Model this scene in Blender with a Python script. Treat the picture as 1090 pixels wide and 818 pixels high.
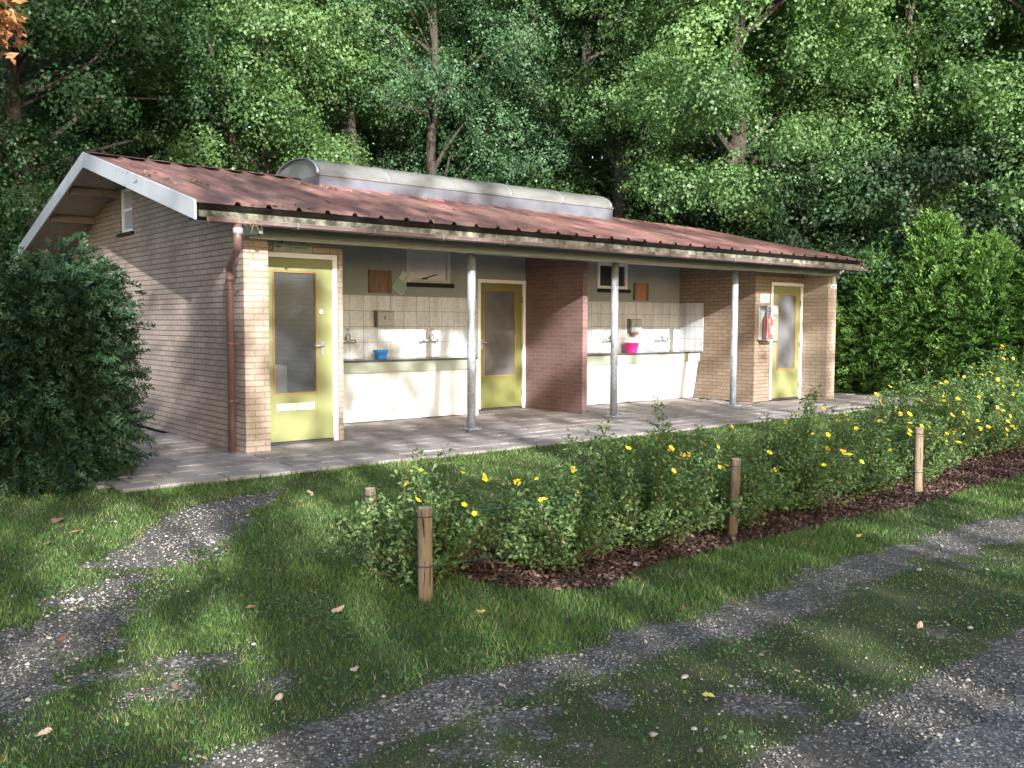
import bpy, math, random
import numpy as np
from math import sin, cos, pi, radians
from mathutils import Vector, Matrix
for o in list(bpy.data.objects): bpy.data.objects.remove(o)
S = bpy.context.scene
COL = S.collection

# ------------------------------------------------------------------ camera
CAMP = np.array([-3.9796, -9.1467, 1.3754]); YAW, PITCH, ROLL, FPX = 0.69377, -0.06627, 0.00372, 978.05
_fw = np.array([sin(YAW)*cos(PITCH), cos(YAW)*cos(PITCH), sin(PITCH)]); _r = np.array([cos(YAW), -sin(YAW), 0.]); _u = np.cross(_r, _fw)
_r, _u = cos(ROLL)*_r+sin(ROLL)*_u, cos(ROLL)*_u-sin(ROLL)*_r
cd = bpy.data.cameras.new('camera'); cam = bpy.data.objects.new('camera', cd); COL.objects.link(cam)
cd.sensor_width = 36; cd.lens = FPX/1090*36; cd.clip_end = 500; cd.clip_start = .05
cam.matrix_world = Matrix(((_r[0], _u[0], -_fw[0], CAMP[0]), (_r[1], _u[1], -_fw[1], CAMP[1]), (_r[2], _u[2], -_fw[2], CAMP[2]), (0, 0, 0, 1)))
S.camera = cam
# ------------------------------------------------------------------ light
AZ, EL = radians(19), radians(20.2)          # the sun stands behind the viewer, its light travels towards +Y and a little +X
w = bpy.data.worlds.new('World'); S.world = w; w.use_nodes = True
nt = w.node_tree; nt.nodes.clear()
sky = nt.nodes.new('ShaderNodeTexSky'); sky.sky_type = 'NISHITA'; sky.sun_disc = False
sky.sun_elevation = EL; sky.sun_rotation = AZ+pi; sky.dust_density = 2.6; sky.ozone_density = .7; sky.air_density = 1.0
bg = nt.nodes.new('ShaderNodeBackground'); bg.inputs[1].default_value = .15
wo = nt.nodes.new('ShaderNodeOutputWorld'); nt.links.new(sky.outputs[0], bg.inputs[0]); nt.links.new(bg.outputs[0], wo.inputs[0])
sd = bpy.data.lights.new('sun', 'SUN'); sd.energy = 3.5; sd.angle = radians(.5); sd.color = (1, .985, .965)
sun = bpy.data.objects.new('sun', sd); COL.objects.link(sun); sun.location = (0, 0, 30)
sun.rotation_euler = Vector((sin(AZ)*cos(EL), cos(AZ)*cos(EL), -sin(EL))).to_track_quat('-Z', 'Y').to_euler()
S.view_settings.view_transform = 'Standard'; S.view_settings.look = 'None'; S.view_settings.gamma = 1
S.view_settings.exposure = 1.78; S.view_settings.use_curve_mapping = False
S.render.engine = 'CYCLES'
S.cycles.max_bounces = 7; S.cycles.diffuse_bounces = 3; S.cycles.transparent_max_bounces = 6; S.cycles.glossy_bounces = 3

def uv_sun(P):
    P = np.asarray(P, float); a = P[..., 0]*sin(AZ)+P[..., 1]*cos(AZ)
    return P[..., 0]*cos(AZ)-P[..., 1]*sin(AZ), P[..., 2]*cos(EL)+a*sin(EL)
def px_of(P):
    v = np.asarray(P, float)-CAMP; z = v@_fw
    z = np.where(np.abs(z) < 1e-6, 1e-6, z)
    return 545+FPX*(v@_r)/z, 409-FPX*(v@_u)/z, z
# ------------------------------------------------------------------ materials
def newmat(name):
    m = bpy.data.materials.new(name); m.use_nodes = True; t = m.node_tree; t.nodes.clear()
    out = t.nodes.new('ShaderNodeOutputMaterial'); b = t.nodes.new('ShaderNodeBsdfPrincipled'); t.links.new(b.outputs[0], out.inputs[0])
    return m, t, b, out
def N(t, k, **kw):
    n = t.nodes.new(k)
    for a, v in kw.items():
        if a.startswith('i_'):
            n.inputs[a[2:].replace('_', ' ')].default_value = v
        else: setattr(n, a, v)
    return n
def c4(c): return (c[0], c[1], c[2], 1)
def ramp(t, fac, stops):
    r = N(t, 'ShaderNodeValToRGB'); t.links.new(fac, r.inputs[0]); e = r.color_ramp.elements
    while len(e) < len(stops): e.new(.5)
    for i, (p, c) in enumerate(stops):
        e[i].position = p; e[i].color = c4(c) if isinstance(c, (tuple, list)) else (c, c, c, 1)
    return r.outputs[0]
def mixc(t, fac, a, b, mode='MIX'):
    n = N(t, 'ShaderNodeMix', data_type='RGBA', blend_type=mode)
    for sock, v in ((n.inputs[0], fac), (n.inputs[6], a), (n.inputs[7], b)):
        if hasattr(v, 'links'): t.links.new(v, sock)
        else: sock.default_value = c4(v) if isinstance(v, (tuple, list)) else v
    return n.outputs[2]
def noise(t, scale, detail=4, vec=None, rough=.55):
    n = N(t, 'ShaderNodeTexNoise'); n.inputs['Scale'].default_value = scale; n.inputs['Detail'].default_value = detail; n.inputs['Roughness'].default_value = rough
    if vec is not None: t.links.new(vec, n.inputs['Vector'])
    return n.outputs[0]
def objco(t): return N(t, 'ShaderNodeTexCoord').outputs['Object']
def scaled(t, v, s):
    m = N(t, 'ShaderNodeMapping'); m.inputs['Scale'].default_value = s; t.links.new(v, m.inputs[0]); return m.outputs[0]
def bump(t, b, h, strength=.3, dist=.01):
    n = N(t, 'ShaderNodeBump'); n.inputs['Strength'].default_value = strength; n.inputs['Distance'].default_value = dist
    t.links.new(h, n.inputs['Height']); t.links.new(n.outputs[0], b.inputs['Normal'])
def mat(name, col, rough=.6, var=.2, scale=6, bs=0, bscale=60, metal=0, stretch=(1, 1, 1), dirt=None, spec=.4):
    m, t, b, o = newmat(name); v = scaled(t, objco(t), stretch)
    c = ramp(t, noise(t, scale, 5, v), [(.3, tuple(x*(1-var) for x in col)), (.72, tuple(min(1, x*(1+var)) for x in col))])
    if dirt:
        dcol, dlo, dhi, ds = dirt
        f = ramp(t, noise(t, ds, 6, v, .65), [(dlo, 0.), (dhi, 1.)]); c = mixc(t, f, c, dcol)
    t.links.new(c, b.inputs['Base Color']); b.inputs['Roughness'].default_value = rough; b.inputs['Metallic'].default_value = metal
    b.inputs['Specular IOR Level'].default_value = spec
    if bs: bump(t, b, noise(t, bscale, 4, v), bs, .004)
    return m
def wallco(t):
    co = objco(t); s = N(t, 'ShaderNodeSeparateXYZ'); t.links.new(co, s.inputs[0])
    g = N(t, 'ShaderNodeNewGeometry'); ns = N(t, 'ShaderNodeSeparateXYZ'); t.links.new(g.outputs['True Normal'], ns.inputs[0])
    ab = N(t, 'ShaderNodeMath', operation='ABSOLUTE'); t.links.new(ns.outputs[0], ab.inputs[0])
    gt = N(t, 'ShaderNodeMath', operation='GREATER_THAN'); t.links.new(ab.outputs[0], gt.inputs[0]); gt.inputs[1].default_value = .5
    mx = N(t, 'ShaderNodeMix', data_type='FLOAT'); t.links.new(gt.outputs[0], mx.inputs[0]); t.links.new(s.outputs[0], mx.inputs[2]); t.links.new(s.outputs[1], mx.inputs[3])
    c = N(t, 'ShaderNodeCombineXYZ'); t.links.new(mx.outputs[0], c.inputs[0]); t.links.new(s.outputs[2], c.inputs[1])
    return c.outputs[0], co
def brick(name, c1, c2, mortar, bw=.215, bh=.0635, ms=.0055, offset=.5, rough=.85, st=.7, smooth=.15, stain=.25, spec=.25, xoff=0, yoff=0, hj=None, streak=None):
    m, t, b, o = newmat(name); v, co = wallco(t)
    mp = N(t, 'ShaderNodeMapping'); mp.inputs['Location'].default_value = (xoff, yoff, 0); t.links.new(v, mp.inputs[0])
    k = N(t, 'ShaderNodeTexBrick'); k.offset = offset; k.offset_frequency = 2; k.squash = 1
    t.links.new(mp.outputs[0], k.inputs[0])
    for n_, val in (('Color1', c4(c1)), ('Color2', c4(c2)), ('Mortar', c4(mortar)), ('Scale', 1), ('Mortar Size', ms), ('Mortar Smooth', smooth), ('Bias', 0), ('Brick Width', bw), ('Row Height', bh)):
        k.inputs[n_].default_value = val
    f = ramp(t, noise(t, 1.3, 6, co, .6), [(.3, 1-stain), (.7, 1+stain*.3)])
    f2 = ramp(t, noise(t, 45, 3, co), [(.3, .82), (.7, 1.1)])
    c = mixc(t, 1., mixc(t, 1., k.outputs[0], f, 'MULTIPLY'), f2, 'MULTIPLY')
    if streak: c = mixc(t, 1., c, ramp(t, noise(t, 9, 4, scaled(t, co, (1, 1, .12)), .6), [(.42, 1.), (.75, streak)]), 'MULTIPLY')
    if hj:  # dark bed joints, the shadow of the recessed pointing put into their colour
        sp = N(t, 'ShaderNodeSeparateXYZ'); t.links.new(mp.outputs[0], sp.inputs[0])
        wz = N(t, 'ShaderNodeMath', operation='MULTIPLY_ADD'); t.links.new(noise(t, 5, 3, co), wz.inputs[0]); wz.inputs[1].default_value = .006; t.links.new(sp.outputs[1], wz.inputs[2])
        dv = N(t, 'ShaderNodeMath', operation='DIVIDE'); t.links.new(wz.outputs[0], dv.inputs[0]); dv.inputs[1].default_value = bh
        fr = N(t, 'ShaderNodeMath', operation='FRACT'); t.links.new(dv.outputs[0], fr.inputs[0])
        jf = ramp(t, fr.outputs[0], [(0, 1.), (.10, .9), (.17, 0.), (.95, 0.), (1, .9)]); c = mixc(t, jf, c, hj)
    t.links.new(c, b.inputs['Base Color']); b.inputs['Roughness'].default_value = rough; b.inputs['Specular IOR Level'].default_value = spec
    inv = N(t, 'ShaderNodeMath', operation='SUBTRACT'); inv.inputs[0].default_value = 1; t.links.new(k.outputs[1], inv.inputs[1])
    ad = N(t, 'ShaderNodeMath', operation='MULTIPLY_ADD'); t.links.new(noise(t, 120, 3, co), ad.inputs[0]); ad.inputs[1].default_value = .12; t.links.new(inv.outputs[0], ad.inputs[2])
    bump(t, b, ad.outputs[0], st, .008)
    return m
def leafmat(name, c1, c2, trans=.35, rough=.45, tcol=(1.15, 1.3, .5), spec=.35, mid=None):
    m, t, b, o = newmat(name); a = N(t, 'ShaderNodeAttribute', attribute_name='tint')
    c = ramp(t, a.outputs['Fac'], [(0, c1)]+list(mid) if mid else [(0, c1), (1, c2)]); t.links.new(c, b.inputs['Base Color']); b.inputs['Roughness'].default_value = rough
    b.inputs['Specular IOR Level'].default_value = spec
    tr = N(t, 'ShaderNodeBsdfTranslucent'); t.links.new(mixc(t, 1., c, tcol, 'MULTIPLY'), tr.inputs[0])
    mx = N(t, 'ShaderNodeMixShader'); mx.inputs[0].default_value = trans
    t.links.new(b.outputs[0], mx.inputs[1]); t.links.new(tr.outputs[0], mx.inputs[2]); t.links.new(mx.outputs[0], o.inputs[0])
    return m
def clearmat(name, tint=(.9, .95, .95), amount=.75):
    m, t, b, o = newmat(name); b.inputs['Base Color'].default_value = c4(tint); b.inputs['Roughness'].default_value = .08
    tr = N(t, 'ShaderNodeBsdfTransparent'); mx = N(t, 'ShaderNodeMixShader'); mx.inputs[0].default_value = amount
    t.links.new(b.outputs[0], mx.inputs[1]); t.links.new(tr.outputs[0], mx.inputs[2]); t.links.new(mx.outputs[0], o.inputs[0]); return m
M = {}
M['brick_side'] = brick('brick_side', (.35, .28, .235), (.29, .23, .193), (.20, .165, .14), stain=.3, ms=.004, st=.9, hj=(.085, .074, .066))
M['brick_buff'] = brick('brick_buff', (.395, .32, .255), (.33, .265, .21), (.24, .19, .16), stain=.2)
M['brick_brown'] = brick('brick_brown', (.295, .22, .163), (.24, .178, .13), (.135, .105, .082), stain=.2)
M['brick_red'] = brick('brick_red', (.225, .135, .13), (.18, .108, .105), (.25, .20, .195), stain=.25, st=.35, ms=.004)
M['tile'] = brick('tile', (.57, .595, .625), (.52, .545, .57), (.2, .195, .19), bw=.2255, bh=.221, ms=.0035, offset=0, rough=.18, st=.25, stain=.12, spec=.5, xoff=-.01, yoff=.008, streak=.72)
M['render'] = mat('painted_render', (.235, .26, .265), .8, .1, 3, .15, 90)
M['frame_grey'] = mat('window_frame_grey', (.42, .44, .42), .5, .1)
M['white'] = mat('white_paint', (.74, .75, .76), .45, .06, 5, .1, 30, dirt=((.4, .4, .38), .62, .9, 7))
M['barge'] = mat('barge_paint', (.34, .355, .38), .5, .08, 5, .1, 30, dirt=((.3, .31, .3), .6, .95, 4))
M['panel'] = mat('white_panel', (.655, .67, .69), .4, .06, 3, .05, 30, stretch=(1, 1, .25), dirt=((.40, .385, .37), .52, .85, 5))
M['soffit'] = mat('soffit_board', (.30, .26, .225), .75, .15, 4, .1, 40, stretch=(3, 3, 1))
M['purlin'] = mat('purlin_wood', (.17, .145, .125), .8, .2, 5)
M['ceiling'] = mat('ceiling_board', (.45, .46, .42), .75, .08, 4)
M['beam'] = mat('grey_green_paint', (.20, .23, .205), .5, .12, 4, .08, 30, stretch=(.4, 1, 1))
M['fascia'] = mat('mossy_cream_board', (.21, .205, .155), .75, .3, 9, .3, 60, dirt=((.04, .04, .025), .38, .58, 7))
M['gutter'] = mat('mauve_brown_pvc', (.15, .105, .10), .45, .25, 5, .1, 30, dirt=((.28, .245, .22), .55, .8, 5))
M['pipe'] = mat('brown_pvc', (.13, .075, .07), .35, .12, 5)
M['zinc'] = mat('zinc', (.42, .42, .42), .4, .1, 20, metal=.4)
M['galv'] = mat('galvanised_steel', (.40, .44, .49), .42, .3, 22, .06, 60, metal=.35)
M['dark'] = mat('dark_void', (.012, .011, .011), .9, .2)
M['green'] = mat('lime_green_door_paint', (.20, .213, .092), .42, .08, 2.5, .05, 60)
M['green_dark'] = mat('olive_door_paint', (.15, .16, .055), .45, .12, 2.5, .05, 60)
M['bead'] = mat('orange_wood_bead', (.27, .15, .06), .5, .2, 12, stretch=(1, 1, .2))
M['cream'] = mat('cream_plastic', (.72, .68, .52), .4, .05)
M['slot'] = mat('grey_louvre', (.38, .35, .32), .5, .1)
M['chrome'] = mat('chrome', (.62, .62, .62), .15, .05, metal=1)
M['alu'] = mat('aluminium', (.40, .41, .42), .35, .08, metal=.7)
M['steeltop'] = mat('counter_steel', (.33, .33, .33), .22, .15, 8, metal=.7)
M['counteredge'] = mat('counter_edge', (.055, .055, .055), .35, .2)
M['apron'] = mat('apron_green_grey', (.30, .34, .28), .4, .12, 2.5)
M['sill'] = mat('dark_sill_tile', (.016, .018, .018), .6, .2, spec=.15)
M['board'] = mat('brown_wood_panel', (.155, .095, .06), .55, .3, 7, .1, 30, stretch=(6, 1, .6))
M['orangeboard'] = mat('orange_wood_panel', (.30, .15, .085), .55, .22, 7, .1, 30, stretch=(5, 1, .6))
M['blue'] = mat('blue_plastic', (.03, .22, .72), .3, .06)
M['pink'] = mat('pink_plastic', (.88, .03, .25), .3, .06)
M['red'] = mat('red_paint', (.62, .02, .03), .3, .08)
M['black'] = mat('black_rubber', (.02, .02, .02), .5, .1)
M['grey'] = mat('grey_plastic', (.32, .34, .33), .45, .08)
M['greydark'] = mat('dark_grey_plastic', (.13, .14, .13), .45, .08)
M['signwhite'] = mat('sign_white', (.72, .74, .72), .35, .04)
M['signgreen'] = mat('sign_pale_green', (.27, .32, .25), .4, .05)
M['ink'] = mat('sign_ink', (.05, .075, .055), .5, .1)
M['signblue'] = mat('sign_blue', (.12, .3, .45), .4, .05)
M['exitgreen'] = mat('safety_green', (.03, .30, .14), .4, .05)
M['sticker'] = mat('sticker_pale', (.5, .53, .5), .4, .05)
M['stickergreen'] = mat('sticker_green', (.22, .34, .27), .4, .1)
M['clear'] = clearmat('clear_perspex', (.5, .54, .56), .93)
M['glass_frost'] = mat('frosted_wired_glass', (.115, .12, .125), .25, .3, 2, .05, 160, spec=.5)
M['glass_clear'] = clearmat('textured_glass', (.10, .115, .125), .55)
M['glass_dark'] = mat('dark_window_glass', (.03, .036, .045), .06, .2, 2, spec=.6)
M['glass_sky'] = mat('sky_pale_glass', (.42, .43, .48), .12, .1, 2, spec=.6)  # pale base colour stands in for sky reflected in the pane
M['bark'] = mat('bark', (.042, .035, .028), .9, .4, 5, .8, 18, stretch=(3, 3, .5))
M['barkpale'] = mat('pale_bark', (.09, .078, .062), .9, .35, 5, .7, 18, stretch=(3, 3, .5))
M['post'] = mat('weathered_post_wood', (.20, .155, .105), .85, .3, 7, .5, 40, stretch=(5, 5, .5), dirt=((.10, .085, .06), .55, .8, 3))
M['postdark'] = mat('weathered_post_wood_dark', (.15, .12, .085), .85, .3, 7, .5, 40, stretch=(5, 5, .5))
def postmat(name, c0, c1, crack):
    m, t, b, o = newmat(name); co = objco(t)
    c = ramp(t, noise(t, 9, 6, scaled(t, co, (6, 6, .5)), .7), [(.3, c0), (.7, c1)])
    k = ramp(t, noise(t, 16, 3, scaled(t, co, (5, 5, .22)), .6), [(.60, 0.), (.66, 1.)]); c = mixc(t, k, c, crack)
    c = mixc(t, ramp(t, noise(t, 5, 5, co, .7), [(.55, 0.), (.75, .6)]), c, (.075, .085, .045))
    t.links.new(c, b.inputs['Base Color']); b.inputs['Roughness'].default_value = .9; b.inputs['Specular IOR Level'].default_value = .15
    bump(t, b, noise(t, 16, 5, scaled(t, co, (5, 5, .22)), .7), .8, .006); return m
M['post'] = postmat('weathered_wood', (.13, .10, .07), (.25, .195, .135), (.03, .022, .016))
M['postdark'] = postmat('weathered_dark_wood', (.075, .058, .042), (.155, .12, .085), (.02, .016, .012))
M['posttop'] = mat('post_end_grain', (.33, .27, .19), .85, .25, 20, .3, 60)
M['wire'] = mat('green_coated_wire', (.02, .08, .055), .4, .1)
M['stem'] = mat('shrub_stem', (.085, .05, .035), .9, .3)
M['petal'] = mat('yellow_petal', (.80, .60, .03), .5, .08)
M['petalorange'] = mat('orange_petal', (.72, .33, .03), .5, .1)
# roof sheet: painted steel, faded and dirty
def roofmat():
    m, t, b, o = newmat('painted_roof_sheet'); co = objco(t)
    c = ramp(t, noise(t, 2.2, 6, scaled(t, co, (2.2, .35, 1)), .65), [(.3, (.12, .062, .052)), (.5, (.21, .105, .088)), (.72, (.31, .17, .14))])
    d = ramp(t, noise(t, 1.1, 6, co, .7), [(.44, 0.), (.7, .8)])
    st_ = ramp(t, noise(t, 3, 4, scaled(t, co, (3.2, .12, 1)), .6), [(.35, .62), (.65, 1.35)]); c = mixc(t, 1., c, st_, 'MULTIPLY'); c = mixc(t, d, c, (.10, .078, .062))
    d2 = ramp(t, noise(t, 22, 4, co, .7), [(.6, 0.), (.75, .55)]); c = mixc(t, d2, c, (.24, .17, .13))
    t.links.new(c, b.inputs['Base Color']); b.inputs['Roughness'].default_value = .5; b.inputs['Specular IOR Level'].default_value = .35
    bump(t, b, noise(t, 30, 4, co), .12, .004); return m
M['roof'] = roofmat()
def polymat():
    m, t, b, o = newmat('opal_polycarbonate'); co = objco(t)
    c = ramp(t, noise(t, 2.4, 5, scaled(t, co, (.5, 1, 1)), .6), [(.35, (.10, .10, .095)), (.7, (.20, .20, .19))])
    c = mixc(t, ramp(t, noise(t, 14, 5, co, .7), [(.5, 0.), (.8, .6)]), c, (.12, .125, .09))
    t.links.new(c, b.inputs['Base Color']); b.inputs['Roughness'].default_value = .3; b.inputs['Specular IOR Level'].default_value = .5; return m
M['poly'] = polymat()
def pavemat():
    m, t, b, o = newmat('concrete_pavers'); co = objco(t); g = N(t, 'ShaderNodeNewGeometry')
    c = ramp(t, g.outputs['Random Per Island'], [(0, (.23, .20, .18)), (1, (.34, .305, .28))])
    c = mixc(t, 1., c, ramp(t, noise(t, 3.5, 6, co, .65), [(.3, .62), (.7, 1.12)]), 'MULTIPLY')
    c = mixc(t, ramp(t, noise(t, 1.2, 5, co, .6), [(.5, 0.), (.75, .55)]), c, (.10, .10, .07))
    c = mixc(t, 1., c, ramp(t, noise(t, 130, 3, co), [(.3, .82), (.7, 1.12)]), 'MULTIPLY')
    t.links.new(c, b.inputs['Base Color']); b.inputs['Roughness'].default_value = .85; bump(t, b, noise(t, 90, 4, co), .3, .004); return m
M['pave'] = pavemat()
def groundmat():
    m, t, b, o = newmat('ground_soil_grass_gravel'); co = objco(t)
    def at(n): return N(t, 'ShaderNodeAttribute', attribute_name=n).outputs['Fac']
    hf = ramp(t, noise(t, 95, 4, co, .8), [(.32, .35), (.5, .95), (.68, 1.75)])
    n1 = noise(t, 7, 7, co, .7)
    grass = ramp(t, noise(t, 3.5, 6, co, .65), [(.3, (.03, .043, .016)), (.52, (.05, .062, .024)), (.72, (.088, .078, .045))])
    grass = mixc(t, 1., grass, hf, 'MULTIPLY')
    v = N(t, 'ShaderNodeTexVoronoi'); v.inputs['Scale'].default_value = 75; t.links.new(co, v.inputs[0])
    sv = N(t, 'ShaderNodeSeparateColor'); t.links.new(v.outputs['Color'], sv.inputs[0])
    grav = ramp(t, sv.outputs[0], [(0, (.06, .054, .048)), (.45, (.17, .155, .138)), (.8, (.30, .278, .25)), (1, (.55, .52, .48))])
    grav = mixc(t, 1., grav, ramp(t, v.outputs['Distance'], [(.0, 1.), (.8, .35)]), 'MULTIPLY')
    grav = mixc(t, ramp(t, n1, [(.42, .75), (.62, 0.)]), grav, (.075, .065, .052))
    mul = ramp(t, noise(t, 35, 5, co, .7), [(.3, (.03, .018, .014)), (.6, (.075, .042, .032)), (.8, (.12, .075, .056))])
    n2 = noise(t, 55, 5, co, .75)
    def edge(a):
        ma = N(t, 'ShaderNodeMath', operation='MULTIPLY_ADD'); t.links.new(n1, ma.inputs[0]); ma.inputs[1].default_value = .8; t.links.new(a, ma.inputs[2])
        mb_ = N(t, 'ShaderNodeMath', operation='MULTIPLY_ADD'); t.links.new(n2, mb_.inputs[0]); mb_.inputs[1].default_value = 1.9; t.links.new(ma.outputs[0], mb_.inputs[2])
        q_ = N(t, 'ShaderNodeMath', operation='SUBTRACT'); t.links.new(mb_.outputs[0], q_.inputs[0]); q_.inputs[1].default_value = 1.35
        return ramp(t, q_.outputs[0], [(.44, 0.), (.56, 1.)])
    c = mixc(t, edge(at('gravel')), grass, grav); c = mixc(t, edge(at('mulch')), c, mul)
    t.links.new(c, b.inputs['Base Color']); b.inputs['Roughness'].default_value = .95; b.inputs['Specular IOR Level'].default_value = .2
    bump(t, b, noise(t, 60, 5, co, .7), .6, .012); return m
M['ground'] = groundmat()
def roadmat():
    m, t, b, o = newmat('chipped_road'); co = objco(t)
    v = N(t, 'ShaderNodeTexVoronoi'); v.inputs['Scale'].default_value = 95; t.links.new(co, v.inputs[0]); sv = N(t, 'ShaderNodeSeparateColor'); t.links.new(v.outputs['Color'], sv.inputs[0])
    c = ramp(t, sv.outputs[0], [(0, (.045, .04, .04)), (.55, (.115, .105, .10)), (.88, (.17, .158, .15)), (1, (.42, .40, .38))])
    c = mixc(t, 1., c, ramp(t, noise(t, 3, 6, co, .7), [(.3, .65), (.7, 1.25)]), 'MULTIPLY'); t.links.new(c, b.inputs['Base Color']); b.inputs['Roughness'].default_value = .9
    bump(t, b, v.outputs['Distance'], .6, .008); return m
M['road'] = roadmat(); M['road_old'] = mat('dark_road', (.10, .092, .088), .9, .25, 30, .5, 120, dirt=((.21, .2, .195), .58, .75, 150))
M['pebble'] = leafmat('pebble', (.075, .067, .06), (.50, .47, .43), 0, .8)
M['chip'] = leafmat('bark_chip', (.045, .024, .017), (.24, .15, .115), 0, .9)
M['grass'] = leafmat('grass_blade', (.045, .10, .022), (.14, .235, .055), .38, .5, mid=((.68, (.14, .235, .055)), (.76, (.26, .22, .10)), (1, (.40, .33, .19))))
M['clover'] = leafmat('clover_leaf', (.04, .10, .03), (.12, .21, .07), .3, .5)
M['litter'] = leafmat('dry_leaf_litter', (.10, .06, .03), (.38, .26, .14), .2, .8)
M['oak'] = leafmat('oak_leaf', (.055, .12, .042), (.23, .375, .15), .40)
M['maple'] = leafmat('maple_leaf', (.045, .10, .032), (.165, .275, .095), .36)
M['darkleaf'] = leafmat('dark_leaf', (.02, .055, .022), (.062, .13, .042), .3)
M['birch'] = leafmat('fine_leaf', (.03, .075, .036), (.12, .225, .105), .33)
M['far_shaded'] = leafmat('far_shaded_leaf', (.012, .03, .014), (.04, .075, .03), .25)  # far wood, and understorey trees with shade put into the leaf colour
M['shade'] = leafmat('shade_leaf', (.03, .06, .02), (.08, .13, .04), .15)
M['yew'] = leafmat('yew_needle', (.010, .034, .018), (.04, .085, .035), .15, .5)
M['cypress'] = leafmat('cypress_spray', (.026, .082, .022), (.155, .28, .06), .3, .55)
M['cinquefoil'] = leafmat('cinquefoil_leaf', (.05, .105, .036), (.19, .285, .10), .32, .5)
M['orangeleaf'] = leafmat('autumn_leaf', (.30, .10, .05), (.50, .30, .12), .4, .5, (1, .9, .7))
# ------------------------------------------------------------------ mesh helpers
OFF = {}
def offset_of(o):
    return OFF.get(o.name, Vector((0, 0, 0))) if o is not None else Vector((0, 0, 0))
class MB:
    def __init__(s): s.v = []; s.f = []; s.sm = []
    def add(s, vs, fs, smooth=False):
        n = len(s.v); s.v += [tuple(p) for p in vs]; s.f += [tuple(i+n for i in f) for f in fs]; s.sm += [smooth]*len(fs); return s
    def box(s, x0, x1, y0, y1, z0, z1):
        return s.add([(x0, y0, z0), (x1, y0, z0), (x1, y1, z0), (x0, y1, z0), (x0, y0, z1), (x1, y0, z1), (x1, y1, z1), (x0, y1, z1)],
              [(0, 3, 2, 1), (4, 5, 6, 7), (0, 1, 5, 4), (1, 2, 6, 5), (2, 3, 7, 6), (3, 0, 4, 7)])
    def hexa(s, p): return s.add(p, [(0, 3, 2, 1), (4, 5, 6, 7), (0, 1, 5, 4), (1, 2, 6, 5), (2, 3, 7, 6), (3, 0, 4, 7)])
    def prism(s, poly, axis, a, b):       # poly: 2D points; extruded along axis from a to b
        n = len(poly)
        def P(p, q): return {'X': (q, p[0], p[1]), 'Y': (p[0], q, p[1]), 'Z': (p[0], p[1], q)}[axis]
        vs = [P(p, a) for p in poly]+[P(p, b) for p in poly]
        fs = [tuple(range(n))[::-1], tuple(range(n, 2*n))]+[(i, (i+1) % n, (i+1) % n+n, i+n) for i in range(n)]
        return s.add(vs, fs)
    def tube(s, pts, rad, n=10, cap=True):
        pts = [Vector(p) for p in pts]; rad = rad if hasattr(rad, '__len__') else [rad]*len(pts)
        vs = []; up = None
        for i, p in enumerate(pts):
            d = (pts[min(i+1, len(pts)-1)]-pts[max(i-1, 0)]).normalized()
            if up is None: up = Vector((1, 0, 0)) if abs(d.x) < .8 else Vector((0, 1, 0))
            a = (up-d*up.dot(d)).normalized(); up = a; b = d.cross(a)
            vs += [p+(a*cos(2*pi*k/n)+b*sin(2*pi*k/n))*rad[i] for k in range(n)]
        fs = []
        for i in range(len(pts)-1):
            for k in range(n): fs.append((i*n+k, i*n+(k+1) % n, (i+1)*n+(k+1) % n, (i+1)*n+k))
        s.add(vs, fs, True)
        if cap:
            m = len(s.v)-len(vs); s.f += [tuple(range(m, m+n))[::-1], tuple(range(m+(len(pts)-1)*n, m+len(pts)*n))]; s.sm += [False]*2
        return s
    def lathe(s, c, prof, n=20):           # prof: (radius, height)
        vs = []
        for r, h in prof: vs += [(c[0]+r*cos(2*pi*k/n), c[1]+r*sin(2*pi*k/n), c[2]+h) for k in range(n)]
        fs = [(i*n+k, i*n+(k+1) % n, (i+1)*n+(k+1) % n, (i+1)*n+k) for i in range(len(prof)-1) for k in range(n)]
        return s.add(vs, fs, True)
    def build(s, name, m, parent=None, bevel=0):
        off = offset_of(parent); me = bpy.data.meshes.new(name); me.from_pydata([(p[0]-off.x, p[1]-off.y, p[2]-off.z) for p in s.v], [], s.f)
        me.polygons.foreach_set('use_smooth', s.sm); me.materials.append(m); me.update()
        o = bpy.data.objects.new(name, me); COL.objects.link(o)
        if parent is not None: o.parent = parent; OFF[o.name] = off
        if bevel:
            bm = o.modifiers.new('bevel', 'BEVEL'); bm.width = bevel; bm.segments = 2; bm.limit_method = 'ANGLE'
        return o
def tag(o, label=None, cat=None, group=None, kind=None):
    for k, v in (('label', label), ('category', cat), ('group', group), ('kind', kind)):
        if v: o[k] = v
    return o
def thing(name, loc, label, cat, group=None):
    o = bpy.data.objects.new(name, None); COL.objects.link(o); o.location = loc; OFF[o.name] = Vector(loc); o.empty_display_size = .2
    return tag(o, label, cat, group)
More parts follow.
